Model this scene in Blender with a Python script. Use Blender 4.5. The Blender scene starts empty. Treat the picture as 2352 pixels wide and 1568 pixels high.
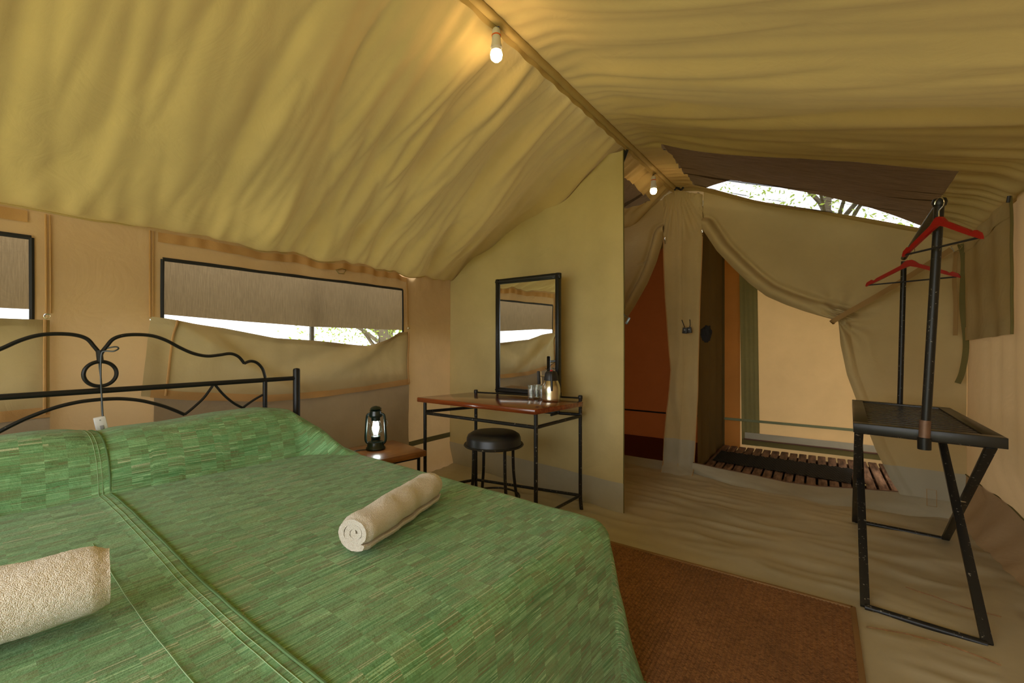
import bpy, bmesh, math, random
from mathutils import Vector, Matrix, noise as mn
random.seed(7)
PI = math.pi
C = bpy.context.scene.collection
S = bpy.context.scene

# ------------------------------------------------------------------ camera, sky, sun, exposure
TH = math.radians(34.6); CT, ST = math.cos(TH), math.sin(TH); F = 1020.0; H = 1.17
cd = bpy.data.cameras.new('camera'); cam = bpy.data.objects.new('camera', cd); C.objects.link(cam)
cd.sensor_width = 36; cd.lens = 36 * F / 2352; cd.clip_start = 0.02; cd.clip_end = 300
cam.location = (0, 0, H); cam.rotation_euler = (PI / 2, 0, TH)
S.camera = cam
w = bpy.data.worlds.new('world'); S.world = w; w.use_nodes = True
bg = w.node_tree.nodes['Background']; bg.inputs[0].default_value = (0.95, 0.98, 1.0, 1); bg.inputs[1].default_value = 4.8
sd = bpy.data.lights.new('sun', 'SUN'); sd.energy = 3.0; sd.angle = math.radians(12); sd.color = (1, .93, .8)
sun = bpy.data.objects.new('sun', sd); C.objects.link(sun); sun.rotation_euler = (math.radians(28), math.radians(22), 0)
S.view_settings.view_transform = 'Standard'; S.view_settings.look = 'None'
S.view_settings.gamma = 1; S.view_settings.use_curve_mapping = False
S.view_settings.exposure = 0.0
S.cycles.use_denoising = True
S.cycles.max_bounces = 10; S.cycles.transparent_max_bounces = 16
S.cycles.sample_clamp_indirect = 6

def U(px, py, x=None, y=None, z=None):
    """pixel of the 2352x1568 frame -> the point of that ray on one world plane"""
    a = px - 1176; d = (a * CT - F * ST, a * ST + F * CT, 784 - py)
    t = x / d[0] if x is not None else (y / d[1] if y is not None else (z - H) / d[2])
    return Vector((d[0] * t, d[1] * t, H + d[2] * t))

# ------------------------------------------------------------------ helpers
def lerp(a, b, t): return a + (b - a) * t
def sstep(a, b, x):
    t = max(0, min(1, (x - a) / (b - a))); return t * t * (3 - 2 * t)
def interp(pts, x):
    if x <= pts[0][0]: return pts[0][1]
    for (a, b), (c, d) in zip(pts, pts[1:]):
        if x <= c: return b + (d - b) * (x - a) / (c - a)
    return pts[-1][1]
def cr(pts, n=8, closed=False):
    P = [Vector(p) for p in pts]; out = []; m = len(P)
    for i in range(m if closed else m - 1):
        g = (lambda k: P[k % m]) if closed else (lambda k: P[max(0, min(m - 1, k))])
        a, b, c, d = g(i - 1), g(i), g(i + 1), g(i + 2)
        for k in range(n):
            t = k / n
            out.append(.5 * ((2 * b) + (c - a) * t + (2 * a - 5 * b + 4 * c - d) * t * t + (3 * b - a - 3 * c + d) * t ** 3))
    if not closed: out.append(P[-1])
    return out
def nz(x, y, z=0.0): return mn.noise(Vector((x, y, z)))

def srgb(r, g, b):
    f = lambda v: (v / 255 / 12.92) if v / 255 <= .04045 else ((v / 255 + .055) / 1.055) ** 2.4
    return (f(r), f(g), f(b), 1)

class MB:
    def __init__(s): s.bm = bmesh.new(); s.uv = None
    def box(s, c, d, rot=None, bev=0):
        r = bmesh.ops.create_cube(s.bm, size=1); vs = r['verts']
        M = Matrix.Translation(Vector(c)) @ (rot.to_4x4() if rot else Matrix()) @ Matrix.Diagonal((d[0], d[1], d[2], 1))
        bmesh.ops.transform(s.bm, matrix=M, verts=vs)
        if bev:
            es = list({e for v in vs for e in v.link_edges})
            bmesh.ops.bevel(s.bm, geom=es, offset=bev, segments=2, affect='EDGES', profile=.5)
        return s
    def bar(s, a, b, wx, wy, up=(0, 0, 1), bev=0):
        a, b = Vector(a), Vector(b); z = (b - a).normalized(); x = z.cross(Vector(up))
        if x.length < 1e-4: x = Vector((1, 0, 0))
        x.normalize(); y = z.cross(x)
        R = Matrix((x, y, z)).transposed()
        return s.box((a + b) / 2, (wx, wy, (b - a).length), R, bev)
    def tube(s, pts, r, seg=8, closed=False, cap=True):
        P = [Vector(p) for p in pts]; n = len(P); rings = []
        t0 = (P[1] - P[0]).normalized(); up = Vector((0, 0, 1)) if abs(t0.z) < .9 else Vector((1, 0, 0))
        nrm = t0.cross(up).normalized()
        for i in range(n):
            if closed: t = (P[(i + 1) % n] - P[i - 1]).normalized()
            else: t = (P[min(i + 1, n - 1)] - P[max(i - 1, 0)]).normalized()
            nrm = (nrm - t * nrm.dot(t)).normalized(); bn = t.cross(nrm)
            rr = r[i] if isinstance(r, (list, tuple)) else r
            rings.append([s.bm.verts.new(P[i] + rr * (math.cos(2 * PI * k / seg) * nrm + math.sin(2 * PI * k / seg) * bn)) for k in range(seg)])
        for i in range(n if closed else n - 1):
            A, B = rings[i], rings[(i + 1) % n]
            for k in range(seg): s.bm.faces.new((A[k], A[(k + 1) % seg], B[(k + 1) % seg], B[k]))
        if cap and not closed:
            s.bm.faces.new(rings[0][::-1]); s.bm.faces.new(rings[-1])
        return s
    def lathe(s, prof, c=(0, 0, 0), seg=32, M=None):
        c = Vector(c); rings = []
        for r, z in prof:
            if r < 1e-6: rings.append([s.bm.verts.new((M @ Vector((0, 0, z)) if M else Vector((0, 0, z))) + c)])
            else:
                rg = []
                for k in range(seg):
                    a = 2 * PI * k / seg; p = Vector((r * math.cos(a), r * math.sin(a), z))
                    rg.append(s.bm.verts.new((M @ p if M else p) + c))
                rings.append(rg)
        for A, B in zip(rings, rings[1:]):
            for k in range(seg):
                a = A if len(A) == 1 else (A[k], A[(k + 1) % seg]); b = B if len(B) == 1 else (B[(k + 1) % seg], B[k])
                f = tuple(a) + tuple(b)
                if len(f) >= 3: s.bm.faces.new(f)
        return s
    def prism(s, poly, z0, z1, bev=0):
        vs = [s.bm.verts.new((p[0], p[1], z0)) for p in poly]; f = s.bm.faces.new(vs)
        r = bmesh.ops.extrude_face_region(s.bm, geom=[f]); up = [v for v in r['geom'] if isinstance(v, bmesh.types.BMVert)]
        for v in up: v.co.z = z1
        if bev:
            es = list({e for v in vs + up for e in v.link_edges})
            bmesh.ops.bevel(s.bm, geom=es, offset=bev, segments=2, affect='EDGES', profile=.5)
        return s
    def plate(s, poly, M, th):
        """2-D outline extruded by th, placed by matrix M"""
        lo = [s.bm.verts.new(M @ Vector((p[0], p[1], -th / 2))) for p in poly]
        hi = [s.bm.verts.new(M @ Vector((p[0], p[1], th / 2))) for p in poly]
        s.bm.faces.new(lo[::-1]); s.bm.faces.new(hi); n = len(poly)
        for k in range(n): s.bm.faces.new((lo[k], lo[(k + 1) % n], hi[(k + 1) % n], hi[k]))
        return s
    def grid(s, fn, us, vs, skip=None, uvf=None):
        """fn(u,v)->point ; faces skipped where skip(uc,vc)"""
        if uvf and not s.uv: s.uv = s.bm.loops.layers.uv.new('UVMap')
        V = [[s.bm.verts.new(fn(u, v)) for v in vs] for u in us]
        for i in range(len(us) - 1):
            for j in range(len(vs) - 1):
                if skip and skip((us[i] + us[i + 1]) / 2, (vs[j] + vs[j + 1]) / 2): continue
                q = ((i, j), (i + 1, j), (i + 1, j + 1), (i, j + 1))
                f = s.bm.faces.new([V[a][b] for a, b in q])
                if uvf:
                    for l, (a, b) in zip(f.loops, q): l[s.uv].uv = uvf(us[a], vs[b])
        return s
    def build(s, name, mat, parent=None, smooth=True, label=None, kind=None, cat=None, group=None, auto=40):
        lone = [v for v in s.bm.verts if not v.link_faces]
        if lone: bmesh.ops.delete(s.bm, geom=lone, context='VERTS')
        s.bm.normal_update()
        me = bpy.data.meshes.new(name)
        if smooth:
            for f in s.bm.faces: f.smooth = True
            lim = math.radians(auto)
            for e in s.bm.edges:
                if len(e.link_faces) == 2 and e.calc_face_angle(0) > lim: e.smooth = False
        s.bm.to_mesh(me); s.bm.free()
        o = bpy.data.objects.new(name, me); C.objects.link(o)
        me.materials.append(mat)
        if parent: o.parent = parent; o.matrix_parent_inverse = Matrix.Translation(-parent.location) if not parent.rotation_euler.z else (Matrix.Translation(parent.location) @ Matrix.Rotation(parent.rotation_euler.z, 4, 'Z')).inverted()
        tag(o, label, cat, group, kind)
        return o
def tag(o, label=None, cat=None, group=None, kind=None):
    if label: o['label'] = label
    if cat: o['category'] = cat
    if group: o['group'] = group
    if kind: o['kind'] = kind
def empty(name, loc=(0, 0, 0), label=None, cat=None, group=None, kind=None):
    o = bpy.data.objects.new(name, None); C.objects.link(o); o.location = loc; o.empty_display_size = .1
    tag(o, label, cat, group, kind); return o
def lin(a, b, n): return [a + (b - a) * i / n for i in range(n + 1)]

# ------------------------------------------------------------------ materials
def nt(name):
    m = bpy.data.materials.new(name); m.use_nodes = True; t = m.node_tree
    for n in list(t.nodes): t.nodes.remove(n)
    o = t.nodes.new('ShaderNodeOutputMaterial'); return m, t, o
def N(t, typ, **k):
    n = t.nodes.new(typ)
    for a, b in k.items():
        if a.startswith('i_'):
            key = a[2:]; key = int(key) if key.isdigit() else key.replace('_', ' ')
            n.inputs[key].default_value = b
        else: setattr(n, a, b)
    return n
def L(t, a, b): t.links.new(a, b)
def noise_ramp(t, vec, scale, c0, c1, p0=.3, p1=.7, detail=4, rough=.5):
    n = N(t, 'ShaderNodeTexNoise'); n.inputs['Scale'].default_value = scale; n.inputs['Detail'].default_value = detail
    n.inputs['Roughness'].default_value = rough
    if vec is not None: L(t, vec, n.inputs['Vector'])
    r = N(t, 'ShaderNodeValToRGB'); r.color_ramp.elements[0].position = p0; r.color_ramp.elements[1].position = p1
    r.color_ramp.elements[0].color = c0; r.color_ramp.elements[1].color = c1
    L(t, n.outputs[0], r.inputs[0]); return r.outputs[0], n.outputs[0]
def mul(c, k): return (c[0] * k, c[1] * k, c[2] * k, 1)
def canvas(name, col, fac=.35, tcol=None, rough=.9, weave=.12, spec=.2, var=.10, crease=.13, crease_scale=4):
    m, t, o = nt(name); g = N(t, 'ShaderNodeNewGeometry').outputs['Position']
    c, h = noise_ramp(t, g, 2.2, mul(col, 1 - var), mul(col, 1 + var), .3, .7, 6, .6)
    p = N(t, 'ShaderNodeBsdfPrincipled'); p.inputs['Roughness'].default_value = rough; p.inputs['Specular IOR Level'].default_value = spec
    L(t, c, p.inputs['Base Color'])
    w1 = N(t, 'ShaderNodeTexNoise'); w1.inputs['Scale'].default_value = 420; w1.inputs['Detail'].default_value = 2; L(t, g, w1.inputs['Vector'])
    w2 = N(t, 'ShaderNodeTexNoise'); w2.inputs['Scale'].default_value = crease_scale; w2.inputs['Detail'].default_value = 5
    w2.noise_dimensions = '3D'; w2.inputs['Distortion'].default_value = 1.2; L(t, g, w2.inputs['Vector'])
    r2 = N(t, 'ShaderNodeMath', operation='SUBTRACT'); L(t, w2.outputs[0], r2.inputs[0]); r2.inputs[1].default_value = .5
    r3 = N(t, 'ShaderNodeMath', operation='ABSOLUTE'); L(t, r2.outputs[0], r3.inputs[0])
    b1 = N(t, 'ShaderNodeBump'); b1.inputs['Strength'].default_value = crease; b1.inputs['Distance'].default_value = .06; L(t, r3.outputs[0], b1.inputs['Height'])
    b2 = N(t, 'ShaderNodeBump'); b2.inputs['Strength'].default_value = weave; b2.inputs['Distance'].default_value = .002
    L(t, w1.outputs[0], b2.inputs['Height']); L(t, b1.outputs[0], b2.inputs['Normal']); L(t, b2.outputs[0], p.inputs['Normal'])
    if fac > 0:
        tr = N(t, 'ShaderNodeBsdfTranslucent'); tr.inputs[0].default_value = tcol or col; L(t, b2.outputs[0], tr.inputs['Normal'])
        mx = N(t, 'ShaderNodeMixShader'); mx.inputs[0].default_value = fac; L(t, p.outputs[0], mx.inputs[1]); L(t, tr.outputs[0], mx.inputs[2]); L(t, mx.outputs[0], o.inputs[0])
    else: L(t, p.outputs[0], o.inputs[0])
    return m
def plain(name, col, rough=.5, metal=0, spec=.5, var=0, scale=30, bump=0, bscale=200, coat=0):
    m, t, o = nt(name); p = N(t, 'ShaderNodeBsdfPrincipled')
    p.inputs['Roughness'].default_value = rough; p.inputs['Metallic'].default_value = metal; p.inputs['Specular IOR Level'].default_value = spec
    p.inputs['Coat Weight'].default_value = coat; p.inputs['Base Color'].default_value = col
    tc = N(t, 'ShaderNodeTexCoord').outputs['Object']
    if var:
        c, _ = noise_ramp(t, tc, scale, mul(col, 1 - var), mul(col, 1 + var)); L(t, c, p.inputs['Base Color'])
    if bump:
        n = N(t, 'ShaderNodeTexNoise'); n.inputs['Scale'].default_value = bscale; n.inputs['Detail'].default_value = 3; L(t, tc, n.inputs['Vector'])
        b = N(t, 'ShaderNodeBump'); b.inputs['Strength'].default_value = bump; b.inputs['Distance'].default_value = .004
        L(t, n.outputs[0], b.inputs['Height']); L(t, b.outputs[0], p.inputs['Normal'])
    L(t, p.outputs[0], o.inputs[0]); return m
def chipped(name, col, chip, amt=.66, rough=.38, scale=45):
    m, t, o = nt(name); p = N(t, 'ShaderNodeBsdfPrincipled'); tc = N(t, 'ShaderNodeTexCoord').outputs['Object']
    c, h = noise_ramp(t, tc, scale, col, chip, amt, amt + .03, 6, .65); L(t, c, p.inputs['Base Color'])
    p.inputs['Roughness'].default_value = rough; p.inputs['Specular IOR Level'].default_value = .3
    b = N(t, 'ShaderNodeBump'); b.inputs['Strength'].default_value = .25; b.inputs['Distance'].default_value = .002; L(t, h, b.inputs['Height']); L(t, b.outputs[0], p.inputs['Normal'])
    L(t, p.outputs[0], o.inputs[0]); return m
def emit(name, col, s):
    m, t, o = nt(name); e = N(t, 'ShaderNodeEmission'); e.inputs[0].default_value = col; e.inputs[1].default_value = s; L(t, e.outputs[0], o.inputs[0]); return m
def wood(name, c0, c1, rough=.3, scale=(3, 40, 40), coat=.3):
    m, t, o = nt(name); tc = N(t, 'ShaderNodeTexCoord').outputs['Object']
    mp = N(t, 'ShaderNodeMapping'); mp.inputs['Scale'].default_value = scale; L(t, tc, mp.inputs[0])
    c, h = noise_ramp(t, mp.outputs[0], 1.0, c0, c1, .3, .72, 6, .65)
    p = N(t, 'ShaderNodeBsdfPrincipled'); p.inputs['Roughness'].default_value = rough; p.inputs['Coat Weight'].default_value = coat; p.inputs['Coat Roughness'].default_value = .15
    L(t, c, p.inputs['Base Color']); b = N(t, 'ShaderNodeBump'); b.inputs['Strength'].default_value = .15; b.inputs['Distance'].default_value = .002
    L(t, h, b.inputs['Height']); L(t, b.outputs[0], p.inputs['Normal']); L(t, p.outputs[0], o.inputs[0]); return m
def screen(name, col, hole, axis='Z', trans=0.5, scale=900):
    """insect netting: threads of colour col with see-through gaps"""
    m, t, o = nt(name); g = N(t, 'ShaderNodeNewGeometry').outputs['Position']
    mp = N(t, 'ShaderNodeMapping'); mp.inputs['Scale'].default_value = {'Z': (300, 300, 14), 'X': (9, 260, 9)}[axis]; L(t, g, mp.inputs[0])
    c, h = noise_ramp(t, mp.outputs[0], 1, mul(col, .75), mul(col, 1.3))
    d = N(t, 'ShaderNodeBsdfDiffuse'); L(t, c, d.inputs[0]); tl = N(t, 'ShaderNodeBsdfTranslucent'); L(t, c, tl.inputs[0])
    m1 = N(t, 'ShaderNodeMixShader'); m1.inputs[0].default_value = .3; L(t, d.outputs[0], m1.inputs[1]); L(t, tl.outputs[0], m1.inputs[2])
    tp = N(t, 'ShaderNodeBsdfTransparent'); m2 = N(t, 'ShaderNodeMixShader')
    mr = N(t, 'ShaderNodeMapRange'); mr.inputs[1].default_value = .3; mr.inputs[2].default_value = .7; mr.inputs[3].default_value = max(0, hole - .12); mr.inputs[4].default_value = min(1, hole + .12)
    L(t, h, mr.inputs[0]); L(t, mr.outputs[0], m2.inputs[0])
    L(t, m1.outputs[0], m2.inputs[1]); L(t, tp.outputs[0], m2.inputs[2]); L(t, m2.outputs[0], o.inputs[0]); return m

ROOF = canvas('roof_canvas', srgb(196, 172, 114), .05, srgb(185, 160, 100))
ROOFR = canvas('right_roof_canvas', srgb(192, 168, 112), .05, srgb(185, 160, 100))
WALL = canvas('wall_canvas', srgb(200, 170, 128), .08, srgb(195, 160, 115))
PART = canvas('partition_canvas', srgb(200, 182, 128), .06, srgb(190, 170, 115))
BACK = canvas('gable_canvas', srgb(196, 174, 124), .08, srgb(180, 155, 100))
BAND = canvas('ground_band', srgb(176, 168, 142), .05, None, .55, .06, .4)
FLAP = canvas('flap_canvas', srgb(188, 168, 126), .12, srgb(170, 150, 105))
FLAPLOW = canvas('flap_lower_cloth', srgb(180, 162, 134), .12, srgb(160, 140, 110))
TAPE = canvas('orange_tape', srgb(200, 158, 104), .15, None, .95, .5, .1, .15)
OLIVE = canvas('olive_webbing', srgb(116, 106, 62), .1, None, .9, .3)
STRAPM = canvas('tan_webbing', srgb(160, 126, 78), .0, None, .9, .3)
GROUND = canvas('groundsheet', srgb(186, 176, 146), 0, None, .5, .05, .45, .14, .06, 3)
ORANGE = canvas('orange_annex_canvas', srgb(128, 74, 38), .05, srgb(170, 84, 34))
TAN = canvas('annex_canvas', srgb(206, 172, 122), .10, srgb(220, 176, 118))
DARKC = canvas('dark_annex_canvas', srgb(104, 88, 52), .2, srgb(110, 85, 45))
FLY = canvas('brown_flysheet', srgb(96, 76, 52), .06, srgb(140, 100, 60))
AWN = canvas('awning_cloth', srgb(120, 104, 80), .30, srgb(132, 112, 84), crease=.1)
SCR = screen('window_netting', srgb(90, 74, 54), .62)
SCRR = screen('roof_netting', srgb(84, 68, 46), .34, 'X')
BLACK = chipped('black_painted_steel', (.012, .012, .011, 1), (.25, .23, .2, 1), .68, .32)
BLACKW = chipped('worn_black_steel', (.016, .015, .013, 1), (.32, .28, .22, 1), .63, .35, 70)
BEDM = chipped('headboard_steel', (.012, .012, .012, 1), (.3, .28, .25, 1), .7, .38)
TRIMB = plain('black_binding', (.015, .015, .016, 1), .8)
CHROME = plain('chrome', (.7, .7, .68, 1), .2, 1)
BRASS = plain('brass', (.55, .45, .25, 1), .3, 1)
WHITEP = plain('white_plastic', srgb(225, 225, 225), .4)
GREYP = plain('grey_mark', srgb(150, 152, 156), .5)
ORANGEP = plain('orange_plastic', srgb(225, 105, 40), .4)
BLUEW = plain('blue_wire', srgb(40, 75, 150), .4)
BLACKP = plain('black_plastic', (.02, .02, .022, 1), .45)
RUBBER = plain('black_vinyl', (.012, .013, .014, 1), .36, spec=.5)
MIRROR = plain('mirror_glass', (.86, .87, .85, 1), .01, 1)
STEEL = plain('brushed_steel', srgb(214, 204, 182), .24, 1)
REDP = plain('red_plastic', srgb(205, 25, 22), .35)
REDW = chipped('red_lacquer', srgb(150, 26, 22), srgb(205, 150, 110), .74, .25, 60)
LANT = plain('dark_green_enamel', srgb(16, 34, 28), .28, 0, .6)
TWOOD = wood('mahogany', srgb(96, 38, 14), srgb(150, 72, 26), .16, (2.5, 45, 45), .6)
NWOOD = wood('oak_brown', srgb(104, 60, 24), srgb(156, 100, 46), .3, (40, 3, 40), .3)
BULB1 = emit('bulb_glow', (1, .68, .32, 1), 120)
BULB2 = emit('bulb_glow_dim', (1, .68, .34, 1), 45)
BULBL = emit('lantern_bulb_glow', (.92, 1, .96, 1), 40)
TOWEL = None
def towel_mat(name, bump, scale):
    m, t, o = nt(name); tc = N(t, 'ShaderNodeTexCoord').outputs['Object']
    c, h = noise_ramp(t, tc, scale, srgb(222, 206, 184), srgb(252, 246, 234), .25, .65, 5, .7)
    p = N(t, 'ShaderNodeBsdfPrincipled'); p.inputs['Roughness'].default_value = 1; p.inputs['Specular IOR Level'].default_value = .1
    p.inputs['Sheen Weight'].default_value = .4; L(t, c, p.inputs['Base Color'])
    v = N(t, 'ShaderNodeTexVoronoi'); v.inputs['Scale'].default_value = scale * 1.6; L(t, tc, v.inputs['Vector'])
    b = N(t, 'ShaderNodeBump'); b.inputs['Strength'].default_value = bump; b.inputs['Distance'].default_value = .004; b.invert = True
    L(t, v.outputs['Distance'], b.inputs['Height']); L(t, b.outputs[0], p.inputs['Normal']); L(t, p.outputs[0], o.inputs[0]); return m
TOWEL = towel_mat('terry_cream', .8, 330)
TOWEL2 = towel_mat('terry_cream_coarse', .7, 300)
def thin_glass():
    m, t, o = nt('clear_glass'); g = N(t, 'ShaderNodeBsdfGlossy'); g.inputs['Roughness'].default_value = .03
    tp = N(t, 'ShaderNodeBsdfTransparent'); tp.inputs[0].default_value = (.96, .98, .96, 1)
    lw = N(t, 'ShaderNodeLayerWeight'); lw.inputs[0].default_value = .35; mr = N(t, 'ShaderNodeMapRange'); mr.inputs[3].default_value = .10; mr.inputs[4].default_value = 1.0
    L(t, lw.outputs['Facing'], mr.inputs[0])
    mx = N(t, 'ShaderNodeMixShader'); L(t, mr.outputs[0], mx.inputs[0]); L(t, tp.outputs[0], mx.inputs[1]); L(t, g.outputs[0], mx.inputs[2]); L(t, mx.outputs[0], o.inputs[0]); return m
GLASS = thin_glass()
def duck():
    m, t, o = nt('weathered_slat'); tc = N(t, 'ShaderNodeNewGeometry').outputs['Position']
    mp = N(t, 'ShaderNodeMapping'); mp.inputs['Scale'].default_value = (30, 5, 30); L(t, tc, mp.inputs[0])
    c, h = noise_ramp(t, mp.outputs[0], 1.0, srgb(66, 40, 26), srgb(160, 124, 98), .35, .75, 5, .6)
    p = N(t, 'ShaderNodeBsdfPrincipled'); p.inputs['Roughness'].default_value = .7; L(t, c, p.inputs['Base Color']); L(t, p.outputs[0], o.inputs[0]); return m
SLAT = duck()
def rug_mat():
    m, t, o = nt('sisal'); tc = N(t, 'ShaderNodeNewGeometry').outputs['Position']
    mp = N(t, 'ShaderNodeMapping'); mp.inputs['Scale'].default_value = (60, 170, 60); L(t, tc, mp.inputs[0])
    c, h = noise_ramp(t, mp.outputs[0], 1.0, srgb(100, 64, 36), srgb(170, 122, 76), .3, .7, 3, .6)
    c2, _ = noise_ramp(t, tc, 3, (.8, .8, .8, 1), (1.1, 1.1, 1.1, 1))
    mx = N(t, 'ShaderNodeMix', data_type='RGBA', blend_type='MULTIPLY'); mx.inputs[0].default_value = 1; L(t, c, mx.inputs[6]); L(t, c2, mx.inputs[7])
    p = N(t, 'ShaderNodeBsdfPrincipled'); p.inputs['Roughness'].default_value = .95; L(t, mx.outputs[2], p.inputs['Base Color'])
    b = N(t, 'ShaderNodeBump'); b.inputs['Strength'].default_value = .6; b.inputs['Distance'].default_value = .003; L(t, h, b.inputs['Height']); L(t, b.outputs[0], p.inputs['Normal'])
    L(t, p.outputs[0], o.inputs[0]); return m
RUGM = rug_mat()
def spread_mat():
    m, t, o = nt('woven_green_spread'); uv = N(t, 'ShaderNodeUVMap').outputs[0]
    def mp(sx, sy, loc=0):
        q = N(t, 'ShaderNodeMapping'); q.inputs['Scale'].default_value = (sx, sy, 1); q.inputs['Location'].default_value = (loc, loc * .37, 0); L(t, uv, q.inputs[0]); return q.outputs[0]
    def noi(v, det=2, rough=.5):
        n = N(t, 'ShaderNodeTexNoise', noise_dimensions='2D'); n.inputs['Scale'].default_value = 1; n.inputs['Detail'].default_value = det; n.inputs['Roughness'].default_value = rough; L(t, v, n.inputs['Vector']); return n.outputs[0]
    def ramp(v, a, b):
        r = N(t, 'ShaderNodeMapRange', interpolation_type='SMOOTHSTEP'); r.inputs[1].default_value = a; r.inputs[2].default_value = b; L(t, v, r.inputs[0]); return r.outputs[0]
    def ma(op, a, b):
        n = N(t, 'ShaderNodeMath', operation=op)
        for i, q in enumerate((a, b)):
            if isinstance(q, (int, float)): n.inputs[i].default_value = q
            else: L(t, q, n.inputs[i])
        return n.outputs[0]
    def mix(f, a, b):
        n = N(t, 'ShaderNodeMix', data_type='RGBA')
        for i, q in ((0, f), (6, a), (7, b)):
            if isinstance(q, tuple): n.inputs[i].default_value = q
            elif isinstance(q, (int, float)): n.inputs[i].default_value = q
            else: L(t, q, n.inputs[i])
        return n.outputs[2]
    def cells(sx, sy, loc):
        s1 = N(t, 'ShaderNodeSeparateXYZ'); L(t, mp(sx, sy, loc), s1.inputs[0])
        cb = N(t, 'ShaderNodeCombineXYZ'); L(t, ma('FLOOR', s1.outputs[0], 0), cb.inputs[0]); L(t, ma('FLOOR', s1.outputs[1], 0), cb.inputs[1])
        wn = N(t, 'ShaderNodeTexWhiteNoise', noise_dimensions='2D'); L(t, cb.outputs[0], wn.inputs[0])
        ck = N(t, 'ShaderNodeMath', operation='PINGPONG'); L(t, ma('ADD', ma('FLOOR', s1.outputs[0], 0), ma('FLOOR', s1.outputs[1], 0)), ck.inputs[0]); ck.inputs[1].default_value = 1
        return wn.outputs[0], ck.outputs[0]
    wn, ck = cells(26, 17, 3.3); wn2, ck2 = cells(150, 17, 1.7); wn3, _ = cells(12, 5.5, 8)
    fine = noi(mp(520, 9), 1); mid = noi(mp(150, 3, 5), 3, .6); big = noi(mp(3, 2, 9), 2)
    green = mix(ramp(mid, .3, .7), srgb(84, 134, 82), srgb(132, 180, 128))
    green = mix(ramp(big, .35, .65), green, mix(.4, green, srgb(100, 152, 98)))
    dens = ma('ADD', ma('MULTIPLY', ck, .16), ma('MULTIPLY', wn, .10))
    brown = ramp(ma('ADD', fine, dens), .60, .74)
    brown = ma('MULTIPLY', brown, ma('ADD', .25, ma('MULTIPLY', wn2, .6)))
    c = mix(brown, green, srgb(116, 112, 74))
    lt = ma('MULTIPLY', ramp(noi(mp(300, 7, 13), 1), .54, .66), ma('SUBTRACT', 1, ck))
    c = mix(ma('MULTIPLY', lt, ma('MULTIPLY', wn2, .95)), c, srgb(172, 212, 160))
    wl = ma('MULTIPLY', ma('GREATER_THAN', wn3, .80), ma('MULTIPLY', ramp(noi(mp(260, .5, 21), 0), .62, .66), ck))
    c = mix(ma('MULTIPLY', wl, .75), c, srgb(200, 206, 168))
    c = mix(ma('MULTIPLY', ma('MULTIPLY', wn, wn), .30), c, srgb(150, 196, 138))
    p = N(t, 'ShaderNodeBsdfPrincipled'); p.inputs['Roughness'].default_value = .85; p.inputs['Specular IOR Level'].default_value = .2; p.inputs['Sheen Weight'].default_value = .15
    L(t, c, p.inputs['Base Color'])
    h = ma('ADD', ma('MULTIPLY', fine, .6), ma('MULTIPLY', ck, .35))
    b = N(t, 'ShaderNodeBump'); b.inputs['Strength'].default_value = .3; b.inputs['Distance'].default_value = .003; L(t, h, b.inputs['Height'])
    cr2 = noi(mp(16, 16, 31), 5, .65); b2 = N(t, 'ShaderNodeBump'); b2.inputs['Strength'].default_value = .35; b2.inputs['Distance'].default_value = .02
    L(t, ma('ABSOLUTE', ma('SUBTRACT', cr2, .5), 0), b2.inputs['Height']); L(t, b.outputs[0], b2.inputs['Normal']); L(t, b2.outputs[0], p.inputs['Normal'])
    L(t, p.outputs[0], o.inputs[0]); return m
SPREAD = spread_mat()

# ------------------------------------------------------------------ tent shell
XL, XR, XM = -2.92, .80, -1.06
YF, YB = -1.75, 4.2
def zridge(y): return 2.425 + .031 * y
def foldl(y, s):
    wv = y / (1 + .28 * s ** 1.2) if y > 0 else y
    f = 0
    a = nz(wv * 3.1, s * .9, 3.1); f += .075 * (1 - abs(a) * 2.8)
    a = nz(wv * 6.5 + 4, s * 1.3, 7.7); f += .027 * (1 - abs(a) * 2.4)
    f += .016 * (1 - 2.4 * abs(nz(wv * 14, s * 2.5, 2))) + .010 * nz(y * 5, s * 6, 5)
    env = .25 + .75 * sstep(0, .25, s) * (1 - sstep(.8, 1, s)); f *= env * (.42 + .9 * sstep(.6, 1.8, y))
    gath = (1 - sstep(0, .28, s)); f += .010 * gath * math.sin(wv * 60 + 3 * nz(wv * 5, 0, 1)) * (.6 + nz(wv * 4, 1, 9)) * sstep(0, .04, s)
    g2 = sstep(.8, 1, s) * (1 - sstep(.97, 1, s)); f += .012 * g2 * math.sin(wv * 55 + 4 * nz(wv * 4, 3, 4))
    return f
def roofL(y, s):
    zr = zridge(y); ze = interp([(-2, 1.77), (.4, 1.765), (1, 1.76), (3.2, 1.725), (4.3, 1.72)], y)
    x = lerp(XM, XL, s); z = lerp(zr, ze, s) - .30 * s * (1 - s)
    d = foldl(y, s); return Vector((x - .37 * d, y, z + .93 * d - .02 * sstep(0, .3, s) * (1 - s)))
def foldr(y, s):
    f = .045 * (1 - 2.4 * abs(nz(y * 2.2 + .5 * s, s * .8, 13))) + .022 * (1 - 2.4 * abs(nz(y * 7 + s, s * 1.6, 4))) + .008 * nz(y * 22, s * 2, 8)
    f *= sstep(0, .1, s) * (1 - sstep(.92, 1, s)) * .8
    f += .005 * (1 - sstep(0, .25, s)) * math.sin(y * 70 + 3 * nz(y * 5, 0, 1)) * sstep(0, .03, s)
    f += .006 * sstep(.75, 1, s) * math.sin(y * 65 + 5 * nz(y * 4, 2, 1)) * (1 - sstep(.97, 1, s))
    return f
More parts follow.
